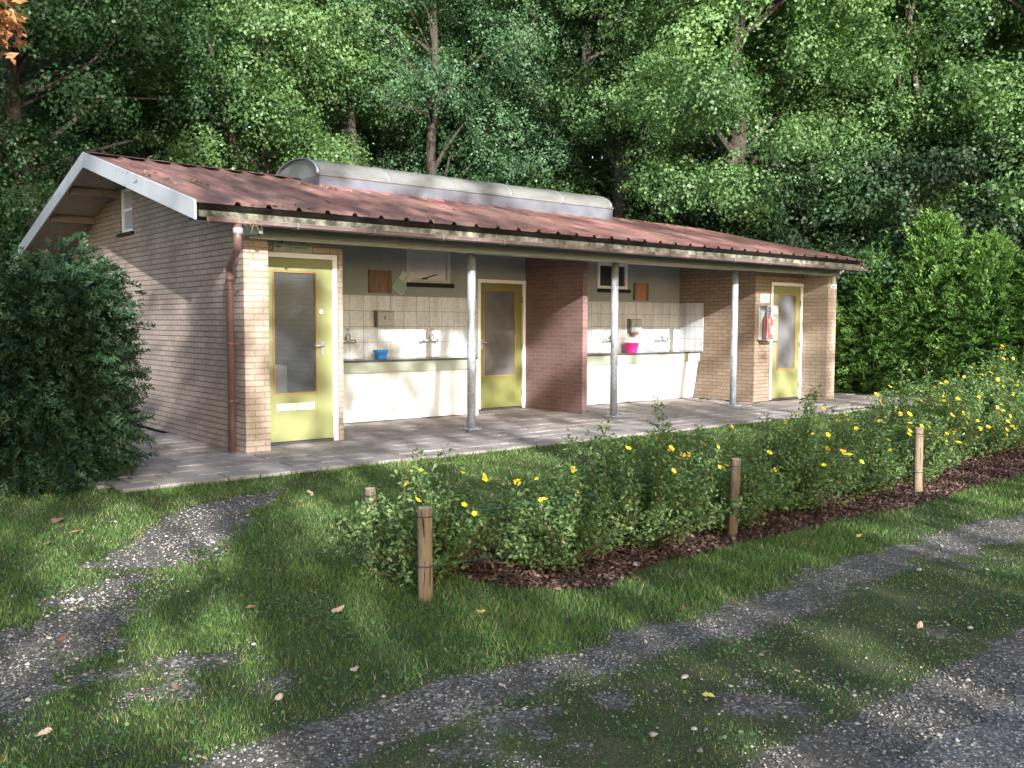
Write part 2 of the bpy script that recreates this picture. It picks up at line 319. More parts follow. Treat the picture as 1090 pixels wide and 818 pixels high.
def npmesh(name, co, nper, m, parent=None, tint=None, smooth=False, faces=None):
    """co: (K*nper,3) vertices, one polygon per nper vertices (or faces: index array (F,k))."""
    off = offset_of(parent); co = np.asarray(co, np.float32)-np.array(off, np.float32)
    me = bpy.data.meshes.new(name); nv = len(co); me.vertices.add(nv); me.vertices.foreach_set('co', co.ravel())
    if faces is None: idx = np.arange(nv, dtype=np.int32); k = nper
    else: idx = np.asarray(faces, np.int32).ravel(); k = faces.shape[1]
    nf = len(idx)//k
    me.loops.add(len(idx)); me.loops.foreach_set('vertex_index', idx)
    me.polygons.add(nf); me.polygons.foreach_set('loop_start', np.arange(0, nf*k, k, dtype=np.int32))
    me.polygons.foreach_set('loop_total', np.full(nf, k, np.int32))
    if smooth: me.polygons.foreach_set('use_smooth', np.ones(nf, bool))
    if tint is not None:
        a = me.attributes.new('tint', 'FLOAT', 'FACE'); a.data.foreach_set('value', np.asarray(tint, np.float32))
    me.materials.append(m); me.update(calc_edges=True); me.validate()
    o = bpy.data.objects.new(name, me); COL.objects.link(o)
    if parent is not None: o.parent = parent; OFF[o.name] = off
    return o
def unit(a): return a/np.maximum(np.linalg.norm(a, axis=-1, keepdims=True), 1e-9)
def leaves(c, nrm, size, rng, aspect=.62, along=None):
    """rhombic leaves, creased along the midrib: two triangles each, as quads folded by lifting the sides."""
    n = len(c); nrm = unit(nrm)
    if along is None: along = rng.normal(size=(n, 3))
    a = unit(along-nrm*np.sum(along*nrm, 1, keepdims=True)); b = np.cross(nrm, a); s = np.asarray(size).reshape(-1, 1)*np.ones((n, 1))
    P = np.empty((n, 4, 3)); P[:, 0] = c-a*s*.5; P[:, 2] = c+a*s*.5-nrm*s*.08
    P[:, 1] = c+b*s*aspect*.5+a*s*.06+nrm*s*.09; P[:, 3] = c-b*s*aspect*.5+a*s*.06+nrm*s*.09
    return P.reshape(-1, 3)
# ------------------------------------------------------------------ setting: ground
def ground_z(x, y):
    z = np.interp(y, [-9.5, -5, -1.6, -1.2], [-.105, -.10, -.045, -.03])
    return z+.008*np.sin(x*2.3+y*1.1)*np.clip((-1.35-y)*2, 0, 1)+.006*np.sin(x*5.1-y*3.7)*np.clip((-1.35-y)*2, 0, 1)
def smooth(a, b, x): t_ = np.clip((x-a)/(b-a), 0, 1); return t_*t_*(3-2*t_)
def seg_dist(x, y, pts):
    d = np.full(x.shape, 1e9); tt = np.zeros(x.shape)
    for i, (p, q) in enumerate(zip(pts[:-1], pts[1:])):
        dx, dy = q[0]-p[0], q[1]-p[1]; t_ = np.clip(((x-p[0])*dx+(y-p[1])*dy)/(dx*dx+dy*dy), 0, 1)
        dd = np.hypot(x-p[0]-t_*dx, y-p[1]-t_*dy); m = dd < d; d = np.where(m, dd, d); tt = np.where(m, i+t_, tt)
    return d, tt
T2 = [(-.55, -1.95), (-1.15, -2.35), (-1.75, -3.0), (-2.3, -3.75), (-2.95, -4.55), (-3.5, -5.3), (-4.2, -6.6)]
def wob(x, y, k, s): return s*(np.sin(x*k+1.3*np.sin(y*k*.7))+np.sin(y*k*1.3+.8+1.1*np.sin(x*k*.6)))*.5
_ng = np.random.default_rng(99).random((257, 257))
def vnoise(x, y, k, ox=0.):
    x = np.asarray(x)*k+ox+37.3; y = np.asarray(y)*k+ox*1.7+91.7; xi = np.floor(x).astype(int); yi = np.floor(y).astype(int); fx, fy = x-xi, y-yi
    fx = fx*fx*(3-2*fx); fy = fy*fy*(3-2*fy); g = lambda a, b: _ng[a % 257, b % 257]
    return (g(xi, yi)*(1-fx)+g(xi+1, yi)*fx)*(1-fy)+(g(xi, yi+1)*(1-fx)+g(xi+1, yi+1)*fx)*fy
def fbm(x, y, k, ox=0.): return (vnoise(x, y, k, ox)+.5*vnoise(x, y, k*2.1, ox+5)+.3*vnoise(x, y, k*4.7, ox+9)+.2*vnoise(x, y, k*9.7, ox+3))/2.
def gravel_w(x, y):
    """1 on bare gravel, 0 on lawn"""
    f = fbm(x, y, 1.6)-.5; f2 = fbm(x, y, 3.7, 20.)-.5
    yc = -6.33-.012*x+wob(x, y, 1.7, .06); g1 = .92-np.abs(y-yc)/.40+.7*f2+.35*f-.15*smooth(-2.3, -3.2, x)
    d, t_ = seg_dist(x, y, T2); wdt = np.interp(t_, [0, 1, 2, 3, 4, 5, 6], [.14, .30, .34, .40, .5, .7, .9])
    g2 = np.interp(t_, [0, .4, 1.2, 2.4, 3.2, 6], [.62, 1.0, 1.1, 1.02, .74, .66])-d/wdt*.75+(.7*f2+.45*f)*np.interp(t_, [0, 2, 3.5, 6], [1, 1, 1.9, 2.2])
    g3 = .62-(y+7.40)/.28+.5*f2
    g4 = .16+smooth(-6.5, -7.1, y)*.05+1.5*f+.9*f2-2.5*smooth(-6.5, -6.1, y)-.1*smooth(.2, 2, x)
    g5 = .30+1.5*f+.8*f2-.6*smooth(-1.7, -1.2, x)-.9*smooth(-5.2, -4.6, y)   # bare soil showing through the lawn in the lower left
    g6 = .26+1.6*f+.5*f2-3*(y > -6.1)*1.0 if False else -1
    return smooth(.22, .78, np.maximum(np.maximum(np.maximum(g1, g2), np.maximum(g3, g4)), g5))
def mulch_w(x, y):
    f = np.interp(x, [-1.2, -.9, -.4, .8, 2, 3, 4.6, 14], [-4.85, -5.05, -5.6, -5.45, -5.48, -5.6, -5.5, -5.4])+wob(x, y, 3.3, .07)
    return smooth(f-.06, f+.1, y)*(1-smooth(-4.1, -3.85, y+wob(x, y, 2.7, .1)))*smooth(-.95, -.65, x)*(1-smooth(9.5, 10, x))
gx = np.concatenate([[-160, -80, -40, -20, -12, -8], np.arange(-6, 7.01, .05), np.arange(7.5, 20, .5), [24, 30, 45, 80, 160]])
gy = np.concatenate([[-160, -80, -40, -20, -13, -10.5, -9.6], np.arange(-9.0, -1.3, .05), np.arange(-1.2, 12, .5), [15, 20, 30, 50, 90, 160]])
X, Y = np.meshgrid(gx, gy); Z = ground_z(X, Y)
nx, ny = len(gx), len(gy); ii = np.arange((ny-1)*(nx-1)); r_, c_ = ii//(nx-1), ii % (nx-1)
F = np.stack([r_*nx+c_, r_*nx+c_+1, (r_+1)*nx+c_+1, (r_+1)*nx+c_], 1)
go = npmesh('ground', np.stack([X, Y, Z], -1).reshape(-1, 3), 4, M['ground'], faces=F, smooth=True)
for an, fn in (('gravel', gravel_w), ('mulch', mulch_w)):
    a = go.data.attributes.new(an, 'FLOAT', 'POINT'); a.data.foreach_set('value', fn(X, Y).astype(np.float32).ravel())
tag(go, 'grassy woodland clearing with gravel wheel tracks', 'ground', kind='structure')
# dark chip-sealed road along the bottom right
xs = np.arange(-14, 40, .25); e = -7.66+.05*np.sin(xs*3.1)+.04*np.sin(xs*7.7+1)
rws = [e]+[np.full(len(xs), q_) for q_ in np.arange(-7.9, -9.7, -.15)]+[np.full(len(xs), -12.5)]
rv = [(x, yy, float(ground_z(np.array(x), np.array(yy)))+(.003 if k == 0 else .007)) for k, r__ in enumerate(rws) for x, yy in zip(xs, r__)]; nq = len(xs)
ro = MB().add(rv, [(k*nq+i, (k+1)*nq+i, (k+1)*nq+i+1, k*nq+i+1) for k in range(len(rws)-1) for i in range(nq-1)], True).build('road', M['road'])
tag(ro, 'dark grey chipped road at the bottom right corner', 'road', kind='structure')
# paving: individual 30 cm slabs, slightly uneven
rng = np.random.default_rng(5); pv = MB(); ROWS = 0
def slab(x0, x1, y0, y1):
    g = .007; dz = rng.normal(0, .0022); tx, ty = rng.normal(0, .0018, 2); h = [dz+tx*sx+ty*sy for sx, sy in ((-1, -1), (1, -1), (1, 1), (-1, 1))]
    b = .004; x0 += g; x1 -= g; y0 += g; y1 -= g
    top = [(x0+b, y0+b), (x1-b, y0+b), (x1-b, y1-b), (x0+b, y1-b)]; mid = [(x0, y0), (x1, y0), (x1, y1), (x0, y1)]
    vs = [(p[0], p[1], -.07) for p in mid]+[(p[0], p[1], h[i]-.005) for i, p in enumerate(mid)]+[(p[0], p[1], h[i]) for i, p in enumerate(top)]
    fs = [(8, 9, 10, 11)]+[(i, (i+1) % 4, 4+(i+1) % 4, 4+i) for i in range(4)]+[(4+i, 4+(i+1) % 4, 8+(i+1) % 4, 8+i) for i in range(4)]
    pv.add(vs, fs)
T = .302
y = -1.36; r = 0
while y < 2.1:
    x = -1.66-(T/2 if r % 2 else 0)
    while x < 12.6:
        cx_, cy_ = x+T/2, y+T/2
        inside = cy_ < .3 or (1.4 < cx_ < 9.5) or cx_ < .3 or cx_ > 11.4 or (cy_ < .5 and (.2 < cx_ < 11))
        if inside and not (y < -1.3 and 4.6 < x < 10.5 and rng.random() < .12): slab(x, x+T, y, y+T)
        x += T
    y += T; r += 1
while y < 7.2:
    for k in range(5): slab(-1.66+k*T+.07, -1.66+(k+1)*T+.07, y, y+T)
    y += T
po = pv.build('paving', M['pave']); tag(po, 'grey concrete slab paving round the washhouse', 'paving', kind='structure')
pb = MB().box(-1.66, 12.6, -1.36, 2.2, -.14, -.03).box(-1.6, 0, 2.203, 7.3, -.14, -.03).build('paving_bed', mat('joint_dirt', (.03, .03, .02), .95, .3, 20)); tag(pb, 'dark dirt in the paving joints', 'paving', kind='structure')
pth = MB().box(12.66, 60, -1.75, -.35, -.06, -.008).build('path', mat('pale_path', (.27, .245, .22), .9, .18, 8, .3, 80)); tag(pth, 'pale path leading away past the conifer hedge', 'path', kind='structure')
# ------------------------------------------------------------------ washhouse
RY = 3.25
def eave_z(x): return 2.515-.001*x
def ridge_z(x): return 3.462-.011*x
def roof_z(x, y):
    t_ = 1-abs(y-RY)/(RY+.42); return eave_z(x)+(ridge_z(x)-eave_z(x))*t_
B = thing('washhouse', (0, 0, 0), 'low brick washhouse with brown sheet roof and open sink bays', 'building')
def part(name, mb, m, bevel=0, parent=None, label=None):
    o = mb.build(name, M[m] if isinstance(m, str) else m, parent or B, bevel)
    if label: o['label'] = label
    return o
# gable wall on the left with a tall slit window
gy0, gy1 = 0.0, 6.5; wy0, wy1, wz0, wz1 = 3.50, 4.05, 2.57, 3.17
def gz(y_): return roof_z(0, y_)-.06
mb = MB()
def gpan(ya, yb, za, zb=None):
    zt = lambda y_: gz(y_) if zb is None else zb
    pts = [(ya, za), (yb, za), (yb, zt(yb))]+([(RY, gz(RY))] if zb is None and ya < RY < yb else [])+[(ya, zt(ya))]
    mb.prism(pts, 'X', 0, .21)
gpan(gy0, wy0, 0); gpan(wy0, wy1, 0, wz0); gpan(wy0, wy1, wz1); gpan(wy1, gy1, 0)
part('side_wall', mb, 'brick_side')
wn = part('gable_window', MB().box(.03, .09, wy0, wy0+.06, wz0, wz1).box(.03, .09, wy1-.06, wy1, wz0, wz1).box(.03, .09, wy0+.06, wy1-.06, wz0, wz0+.05).box(.03, .09, wy0+.06, wy1-.06, wz1-.05, wz1).box(.035, .085, wy0+.06, wy1-.06, 2.86, 2.90), 'white', .004)
part('pane', MB().box(.05, .06, wy0+.06, wy1-.06, wz0+.05, wz1-.05), 'glass_sky', parent=wn)
part('sill', MB().box(-.035, .03, wy0-.05, wy1+.05, wz0-.04, wz0), 'sill', .003, wn)
# left cabin
part('front_pier', MB().box(.212, .276, 0, .33, 0, 2.29).box(.0, .212, -.004, -.001, 0, 2.29), 'brick_buff')
part('front_wall', MB().box(1.29, 1.345, .33, .5, 0, 2.29).box(.212, 1.345, .333, .5, 2.147, 2.29).box(.212, .338, .336, .5, 0, 2.147).box(1.345-.1, 1.345, .5, 2.2, 0, 2.5), 'brick_buff')
def door(x0, x1, y_, z1, leaf, pane, handle_x, hz, hinge_side, paint, fr=.055, jamb_left=True, lip=None, lock=None, pane_m='glass_frost'):
    """frame on the building, leaf with glass, bead and furniture"""
    f = MB(); top = z1+fr
    if jamb_left: f.box(x0-fr, x0, y_-.03, y_+.05, 0.025, z1)
    f.box(x1, x1+fr, y_-.03, y_+.05, 0.0, z1); f.box(x0-(fr if jamb_left else 0), x1+fr, y_-.033, y_+.05, z1, top)
    part('door_frame', f, 'white', .004)
    part('threshold', MB().box(x0, x1, y_-.02, y_+.06, 0, .028), 'counteredge', .003)
    px0, px1, pz0, pz1 = pane; l = MB(); ya, yb = y_-.005, y_+.035
    l.box(x0+.003, px0, ya, yb, .035, z1-.004).box(px1, x1-.003, ya, yb, .035, z1-.004).box(px0, px1, ya, yb, .035, pz0).box(px0, px1, ya, yb, pz1, z1-.004)
    d = part('door', l, paint, .003)
    b = .018; bd = MB().box(px0, px0+b, ya-.008, yb, pz0, pz1).box(px1-b, px1, ya-.008, yb, pz0, pz1).box(px0+b, px1-b, ya-.008, yb, pz0, pz0+b).box(px0+b, px1-b, ya-.008, yb, pz1-b, pz1)
    part('glazing_bead', bd, 'bead', .002, d)
    part('pane', MB().box(px0+b, px1-b, ya+.012, ya+.018, pz0+b, pz1-b), pane_m, 0, d)
    s = 1 if handle_x < (x0+x1)/2 else -1
    h = MB().box(handle_x-.018, handle_x+.018, ya-.008, ya, hz-.09, hz+.07).tube([(handle_x, ya-.005, hz+.02), (handle_x, ya-.05, hz+.02), (handle_x+s*.03, ya-.055, hz+.02), (handle_x+s*.12, ya-.055, hz+.018)], .009, 8)
    part('handle', h, 'alu', 0, d)
    if lock: part('lock', MB().tube([(lock[0], ya, lock[1]), (lock[0], ya-.012, lock[1])], .024, 14), 'signwhite', 0, d)
    hx = x1-.004 if hinge_side > 0 else x0+.004
    for z_ in (.25, 1.0, 1.75): part('hinge', MB().tube([(hx, ya-.008, z_-.05), (hx, ya-.008, z_+.05)], .009, 8), 'greydark', 0, d)
    return d
d1 = door(.398, 1.233, .38, 2.09, None, (.495, 1.035, .565, 1.945), 1.10, 1.09, -1, 'green', lock=(1.085, 1.497), pane_m='glass_clear')
gr = part('vent_plate', MB().box(.53, .99, .361, .374, .385, .462), 'cream', .003, d1)
s_ = MB()
for k in range(5): s_.box(.555, .90, .358, .3605, .398+k*.0115, .404+k*.0115)
s_.box(.915, .965, .358, .3605, .435, .443).box(.915, .965, .358, .3605, .405, .411)
part('slat', s_, 'slot', 0, gr)
part('inner_wall', MB().box(.213, 1.24, 2.0, 2.05, 0, 2.29).box(.213, .23, .52, 1.99, 0, 2.29), 'frame_grey')
part('inner_floor', MB().box(.235, 1.24, .52, 1.99, .005, .02), 'slot')
ws = part('inner_cistern', MB().box(.60, .84, .72, .95, .45, .88), 'white', .03)
# recess walls, back wall plane at Y = 2.2
WIN = [(3.45, 4.24, 1.965, 2.47), (7.38, 8.13, 1.98, 2.43)]
def backwall(x0, x1, holes):
    m_ = MB(); xs_ = [x0]
    for h in holes: xs_ += [h[0], h[1]]
    xs_.append(x1)
    for i in range(len(xs_)-1):
        if i % 2 == 0:
            if xs_[i+1]-xs_[i] > .001: m_.box(xs_[i], xs_[i+1], 2.2, 2.32, 0, 2.75)
        else:
            h = holes[i//2]
            if h[2] > 0: m_.box(h[0], h[1], 2.2, 2.32, 0, h[2])
            m_.box(h[0], h[1], 2.2, 2.32, h[3], 2.75)
    return m_
part('back_wall', backwall(1.345, 5.73, [WIN[0], (4.755, 5.73, 0, 2.055)]), 'render')
part('back_wall', backwall(5.83, 9.55, [WIN[1]]), 'render')
part('wall_tiling', MB().box(1.346, 4.752, 2.188, 2.199, .866, 1.765), 'tile', label='white square wall tiles above the left sink counter')
part('wall_tiling', MB().box(5.832, 9.549, 2.188, 2.199, .866, 1.758).box(9.537, 9.549, 1.62, 2.187, .866, 1.758), 'tile', label='white square wall tiles above the right sink counter')
part('wall_tiling', MB().box(4.38, 4.752, 2.189, 2.199, 0, .866), 'tile', label='white tiles beside the middle door')
for i, (x0, x1, z0, z1) in enumerate(WIN):
    f = MB().box(x0, x0+.06, 2.2, 2.27, z0, z1).box(x1-.06, x1, 2.2, 2.27, z0, z1).box(x0+.06, x1-.06, 2.2, 2.27, z0, z0+.05).box(x0+.06, x1-.06, 2.2, 2.27, z1-.05, z1)
    wn = part('window', f, 'frame_grey' if i == 0 else 'white', .004)
    part('pane', MB().box(x0+.06, x1-.06, 2.235, 2.24, z0+.05, z1-.05), 'glass_sky' if i == 0 else 'glass_dark', 0, wn)
    part('sill', MB().box(x0-.01, x1+.05, 2.165, 2.199, z0-.065, z0-.002), 'sill', .004, wn)
    if i == 0:
        # top-hung sash stay
        part('window_stay', MB().tube([(x0+.33, 2.21, z0+.06), (x0+.40, 2.18, z0+.09), (x0+.52, 2.17, z0+.13)], .009, 6).box(x0+.3, x0+.36, 2.19, 2.235, z0+.05, z0+.075), 'black', 0, wn)
d2 = door(4.81, 5.675, 2.215, 2.0, None, (4.88, 5.53, .53, 1.895), 4.848, 1.05, 1, 'green_dark')
part('partition', MB().box(5.73, 5.83, .86, 2.2, 0, 2.52), 'brick_red', .003, label='dark red brick partition between the two sink bays')
# right cabin
part('cabin_side_wall', MB().box(9.55, 9.70, .5, 2.32, 0, 2.52), 'brick_brown')
part('cabin_front_wall', MB().box(9.702, 10.03, .503, .65, 0, 2.29).box(10.03, 11.03, .503, .65, 2.118, 2.29), 'brick_brown')
d3 = door(10.085, 10.965, .53, 2.06, None, (10.25, 10.83, .56, 1.91), 10.13, 1.06, 1, 'green', lock=(10.14, 1.48))
part('end_pier', MB().box(11.035, 11.31, 0, .65, 0, 2.29), 'brick_buff', .003)
part('end_wall', MB().box(11.05, 11.31, .652, 6.5, 0, 2.52), 'brick_side')
part('rear_wall', MB().box(.21, 11.31, 6.29, 6.5, 0, 2.5), 'brick_side')
part('veranda_ceiling', MB().box(1.347, 9.548, .1, 2.3, 2.53, 2.55).box(.212, 1.3, .0, .33, 2.292, 2.31).box(9.56, 11.3, .0, .53, 2.292, 2.31), 'ceiling')
# roof: ribbed steel sheets on a dark deck
X0, X1 = -.64, 11.46; prof = []; x = X0
while x < X1-.05:
    f_ = .367 if x == X0 else .239
    prof += [(x, 0), (x+f_, 0), (x+f_+.017, .032), (x+f_+.057, .032), (x+f_+.074, 0)]; x += f_+.088
prof = [p for p in prof if p[0] < X1]+[(X1, 0)]
for side in (-1, 1):
    rows = np.linspace(0, 1, 9); vs = []
    for t_ in rows:
        y_ = RY+side*(RY+.44)*(1-t_)+(0)
        for (px, h) in prof: vs.append((px, y_, eave_z(px)+(ridge_z(px)-eave_z(px))*t_+h+.004*sin(px*3+t_*5)*sin(pi*t_)))
    n_ = len(prof); fs = [(j*n_+i, j*n_+i+1, (j+1)*n_+i+1, (j+1)*n_+i) for j in range(len(rows)-1) for i in range(n_-1)]
    if side > 0: fs = [f[::-1] for f in fs]
    ro_ = part('roof', MB().add(vs, fs), 'roof')
    so = ro_.modifiers.new('thickness', 'SOLIDIFY'); so.thickness = .003; so.offset = -1
    if side < 0: roof_front = ro_
dk = MB()
for side in (-1, 1):
    ye = RY+side*(RY+.385); xa, xb = X0+.03, X1-.02
    lo = .055
    P = [(xa, ye, eave_z(xa)-.006), (xb, ye, eave_z(xb)-.006), (xb, RY, ridge_z(xb)-.006), (xa, RY, ridge_z(xa)-.006)]
    q = [(p[0], p[1], p[2]-lo) for p in P]
    dk.hexa(q+P) if side < 0 else dk.hexa([q[1], q[0], q[3], q[2], P[1], P[0], P[3], P[2]])
part('roof_deck', dk, 'soffit')
rc = MB()
for side in (-1, 1):
    P = [(X0, RY, ridge_z(X0)+.034), (X1, RY, ridge_z(X1)+.034), (X1, RY+side*.13, ridge_z(X1)+.002), (X0, RY+side*.13, ridge_z(X0)+.002)]
    rc.add(P, [(0, 1, 2, 3) if side > 0 else (3, 2, 1, 0)])
o_ = part('ridge_cap', rc, 'roof', 0, roof_front)
# barge boards left (white) and right
def barge(x0, x1, ov, hgt, m_, lab):
    bb = MB()
    for side in (-1, 1):
        ye = RY+side*(RY+.43); xm = x0
        a = [(ye, eave_z(xm)+ov-hgt), (RY, ridge_z(xm)+ov-hgt), (RY, ridge_z(xm)+ov), (ye, eave_z(xm)+ov)]
        bb.prism(a if side < 0 else a[::-1], 'X', x0, x1)
    return part('barge_board', bb, m_, .003, label=lab)
barge(X0-.028, X0-.002, .022, .19, 'barge', 'white gable barge board')
barge(X1+.002, X1+.02, .015, .10, 'gutter', None)
# purlin ends under the overhang
for y_ in (.9, 2.1, 4.15, 5.2): part('purlin', MB().box(X0+.04, -.002, y_-.035, y_+.035, roof_z(-.3, y_)-.17, roof_z(-.3, y_)-.07), 'purlin')
# fascia, gutter, beam
fa = MB(); xa, xb = X0+.02, X1-.12
fa.hexa([(xa, -.43, eave_z(xa)-.136), (xb, -.43, eave_z(xb)-.136), (xb, -.405, eave_z(xb)-.136), (xa, -.405, eave_z(xa)-.136), (xa, -.43, eave_z(xa)-.070), (xb, -.43, eave_z(xb)-.070), (xb, -.405, eave_z(xb)-.070), (xa, -.405, eave_z(xa)-.070)])
part('fascia_board', fa, 'fascia', .002)
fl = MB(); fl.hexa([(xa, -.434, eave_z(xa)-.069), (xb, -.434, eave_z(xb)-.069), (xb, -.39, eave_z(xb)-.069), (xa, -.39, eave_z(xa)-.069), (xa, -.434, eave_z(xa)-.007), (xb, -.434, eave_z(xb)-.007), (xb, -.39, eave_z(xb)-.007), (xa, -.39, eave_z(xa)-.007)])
part('eave_shadow_strip', fl, mat('eave_shadow_black', (.009, .008, .007), .95, .4, 20, dirt=((.03, .035, .012), .62, .8, 9), spec=.03))  # near-black strip painted as the shadow under the roof sheet edge
def gutter(xa, xb):
    prof_ = [(-.440, .05), (-.446, .01), (-.46, 0), (-.51, 0), (-.528, .008), (-.535, .038), (-.545, .041), (-.545, .033), (-.54, .031), (-.534, .002), (-.512, -.008), (-.458, -.008), (-.441, .002), (-.437, .05)]
    n_ = len(prof_); vs = []
    for x_ in (xa, xb): vs += [(x_, p[0], eave_z(x_)-.183+p[1]) for p in prof_]
    return MB().add(vs, [(i, (i+1) % n_, (i+1) % n_+n_, i+n_) for i in range(n_)]+[tuple(range(n_))[::-1], tuple(range(n_, 2*n_))])
gt = part('gutter', gutter(X0+.09, X1-.05), 'gutter')
for k in range(13):
    xg = .35+k*.9; zz = eave_z(xg)-.183
    part('gutter_bracket', MB().box(xg-.012, xg+.012, -.552, -.546, zz, zz+.045).box(xg-.012, xg+.012, -.55, -.432, zz-.016, zz-.0095), 'greydark', 0, gt)
bmx = MB().hexa([(.04, -.05, 2.252), (11.31, -.05, 2.252), (11.31, .06, 2.252), (.04, .06, 2.252), (.04, -.05, 2.375), (11.31, -.05, 2.375), (11.31, .06, 2.375), (.04, .06, 2.375)])
part('eave_beam', bmx, 'beam', .004)
part('beam_trim', MB().box(.04, 11.3, -.075, -.052, 2.235, 2.275), mat('pale_green_trim', (.29, .32, .285), .5, .12, 4), .004)
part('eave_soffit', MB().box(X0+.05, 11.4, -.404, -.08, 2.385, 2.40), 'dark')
# steel columns
for x_ in (3.17, 5.80, 8.66):
    c_ = part('column', MB().tube([(x_, .27, .02), (x_, .27, 2.262)], .054, 20), 'galv')
    part('base_plate', MB().box(x_-.10, x_+.10, .17, .37, .004, .024), 'galv', .003, c_)
    for sx in (-1, 1):
        for sy in (-1, 1): part('bolt', MB().tube([(x_+sx*.075, .27+sy*.075, .024), (x_+sx*.075, .27+sy*.075, .045)], .010, 6), 'greydark', 0, c_)
part('column_head', MB().box(3.0, 8.8, .16, .38, 2.262, 2.30), 'beam', .004)
# downpipe with swan neck
dp = part('downpipe', MB().tube([(-.262, -.49, 2.335), (-.265, -.49, 2.20), (-.265, -.485, 2.13), (-.25, -.45, 2.09), (-.135, .02, 1.945), (-.115, .075, 1.91), (-.112, .085, 1.85), (-.112, .085, .02)], .04, 14), 'pipe')
for z_ in (.55, 1.15, 1.72): part('pipe_bracket', MB().lathe((-.112, .085, z_), [(.041, -.012), (.048, -.012), (.048, .012), (.041, .012)], 14).box(-.07, -.001, .075, .095, z_-.01, z_+.01), 'pipe', 0, dp)
part('pipe_collar', MB().lathe((-.262, -.49, 2.255), [(.041, -.025), (.049, -.025), (.049, .035), (.041, .035)], 14), 'zinc', 0, dp)
part('pipe_collar', MB().lathe((-.112, .085, 1.82), [(.041, -.03), (.046, -.03), (.046, .04), (.041, .04)], 14), 'pipe', 0, dp)
part('corner_board', MB().box(.0, .038, -.402, -.006, 2.26, 2.37), 'beam', .003)
# barrel-vault rooflight on the ridge
SX0, SX1, SW, SZ = 2.24, 8.08, .68, 3.435
part_sky = None
def vault(x0, x1, w_, z0, h_, n_=18, th=.0):
    vs = []
    for x_ in (x0, x1):
        for k in range(n_+1):
            a = pi*k/n_; vs.append((x_, RY-w_*cos(a), z0+h_*sin(a)**.85))
    m_ = n_+1; return vs, [(k, k+m_, k+1+m_, k+1) for k in range(n_)]
SH = .29
sk = thing('rooflight', (SX0, RY, SZ), 'long barrel-vaulted opal rooflight along the ridge of the brown roof', 'skylight')
vs, fs = vault(SX0+.02, SX1-.02, SW, SZ, SH)
gl = MB(); gl.add(vs, fs, True)
m_ = 19; gl.add(vs[:m_], [tuple(range(m_))]); gl.add(vs[m_:], [tuple(range(m_))[::-1]])
part('glazing', gl, 'poly', 0, sk)
nb = 5
for k in range(nb+1):
    xx = SX0+(SX1-SX0)*k/nb; w2 = .028 if k in (0, nb) else .02
    va, fa_ = vault(xx-w2, xx+w2, SW+.008, SZ, SH+.008); part('rib', MB().add(va, fa_, True), 'alu', 0, sk).modifiers.new('thickness', 'SOLIDIFY').thickness = .012
cb = MB()
for yy in (-1, 1): cb.box(SX0, SX1, RY+yy*SW-.03, RY+yy*SW+.03, 3.12, SZ-.005)
cb.box(SX0, SX0+.05, RY-SW+.031, RY+SW-.031, 3.2, SZ-.004).box(SX1-.05, SX1, RY-SW+.031, RY+SW-.031, 3.2, SZ-.004)
part('kerb', cb, mat('lead_grey_kerb', (.115, .118, .14), .5, .2, 4), .004, sk)
part('edge_trim', MB().box(SX0-.02, SX1+.02, RY-SW-.045, RY-SW+.02, SZ-.012, SZ+.022).box(SX0-.02, SX1+.02, RY+SW-.02, RY+SW+.045, SZ-.012, SZ+.022), mat('trim_grey', (.15, .145, .14), .5, .2, 6), .004, sk)
part('red_flashing', MB().hexa([(SX0-.05, RY-SW-.12, 3.225), (SX1+.05, RY-SW-.12, 3.165), (SX1+.05, RY-SW-.031, 3.19), (SX0-.05, RY-SW-.031, 3.25), (SX0-.05, RY-SW-.115, 3.262), (SX1+.05, RY-SW-.115, 3.197), (SX1+.05, RY-SW-.031, 3.225), (SX0-.05, RY-SW-.031, 3.288)]), mat('red_flashing', (.26, .09, .085), .5, .2, 5), .004, sk)
# ------------------------------------------------------------------ sink counters
def counter(x0, x1, name_lab, cheek_right):
    t = thing('sink_counter', ((x0+x1)/2, 1.95, 0), name_lab, 'sink counter', 'sink counters in the open bays')
    bas = [(x0+(x1-x0)*f-.28, x0+(x1-x0)*f+.28) for f in ((.3, .75) if x1-x0 < 3.1 else (.33, .78))]
    top = MB(); e_ = [x0]+[q for b_ in bas for q in b_]+[x1]
    for i in range(0, len(e_), 2): top.box(e_[i], e_[i+1], 1.665, 2.187, .842, .866)
    for b_ in bas: top.box(b_[0], b_[1], 1.665, 1.74, .842, .866).box(b_[0], b_[1], 2.10, 2.187, .842, .866)
    part('counter_top', top, 'steeltop', .002, t)
    for b_ in bas:
        part('basin', MB().box(b_[0]-.01, b_[1]+.01, 1.73, 2.11, .70, .706).box(b_[0]-.012, b_[0], 1.73, 2.11, .706, .842).box(b_[1], b_[1]+.012, 1.73, 2.11, .706, .842).box(b_[0], b_[1], 1.728, 1.74, .706, .842).box(b_[0], b_[1], 2.10, 2.112, .706, .842), 'steeltop', 0, t)
    part('edge_strip', MB().box(x0, x1, 1.655, 1.664, .838, .867), 'counteredge', .002, t)
    part('apron', MB().box(x0, x1, 1.675, 1.695, .69, .841), 'apron', .003, t)
    xm = x0+(x1-x0)*.47
    for a, b_ in ((x0, xm-.002), (xm+.002, x1)):
        part('front_panel', MB().hexa([(a, 1.83, .012), (b_, 1.83, .012), (b_, 1.85, .012), (a, 1.85, .012), (a, 1.71, .689), (b_, 1.71, .689), (b_, 1.73, .689), (a, 1.73, .689)]), 'panel', .002, t)
    if cheek_right: part('side_cheek', MB().box(x1+.002, x1+.045, 1.68, 2.186, .004, .838), 'panel', .003, t)
    return t
counter(1.35, 4.33, 'white fronted sink counter in the left bay between brick pier and green door', True)
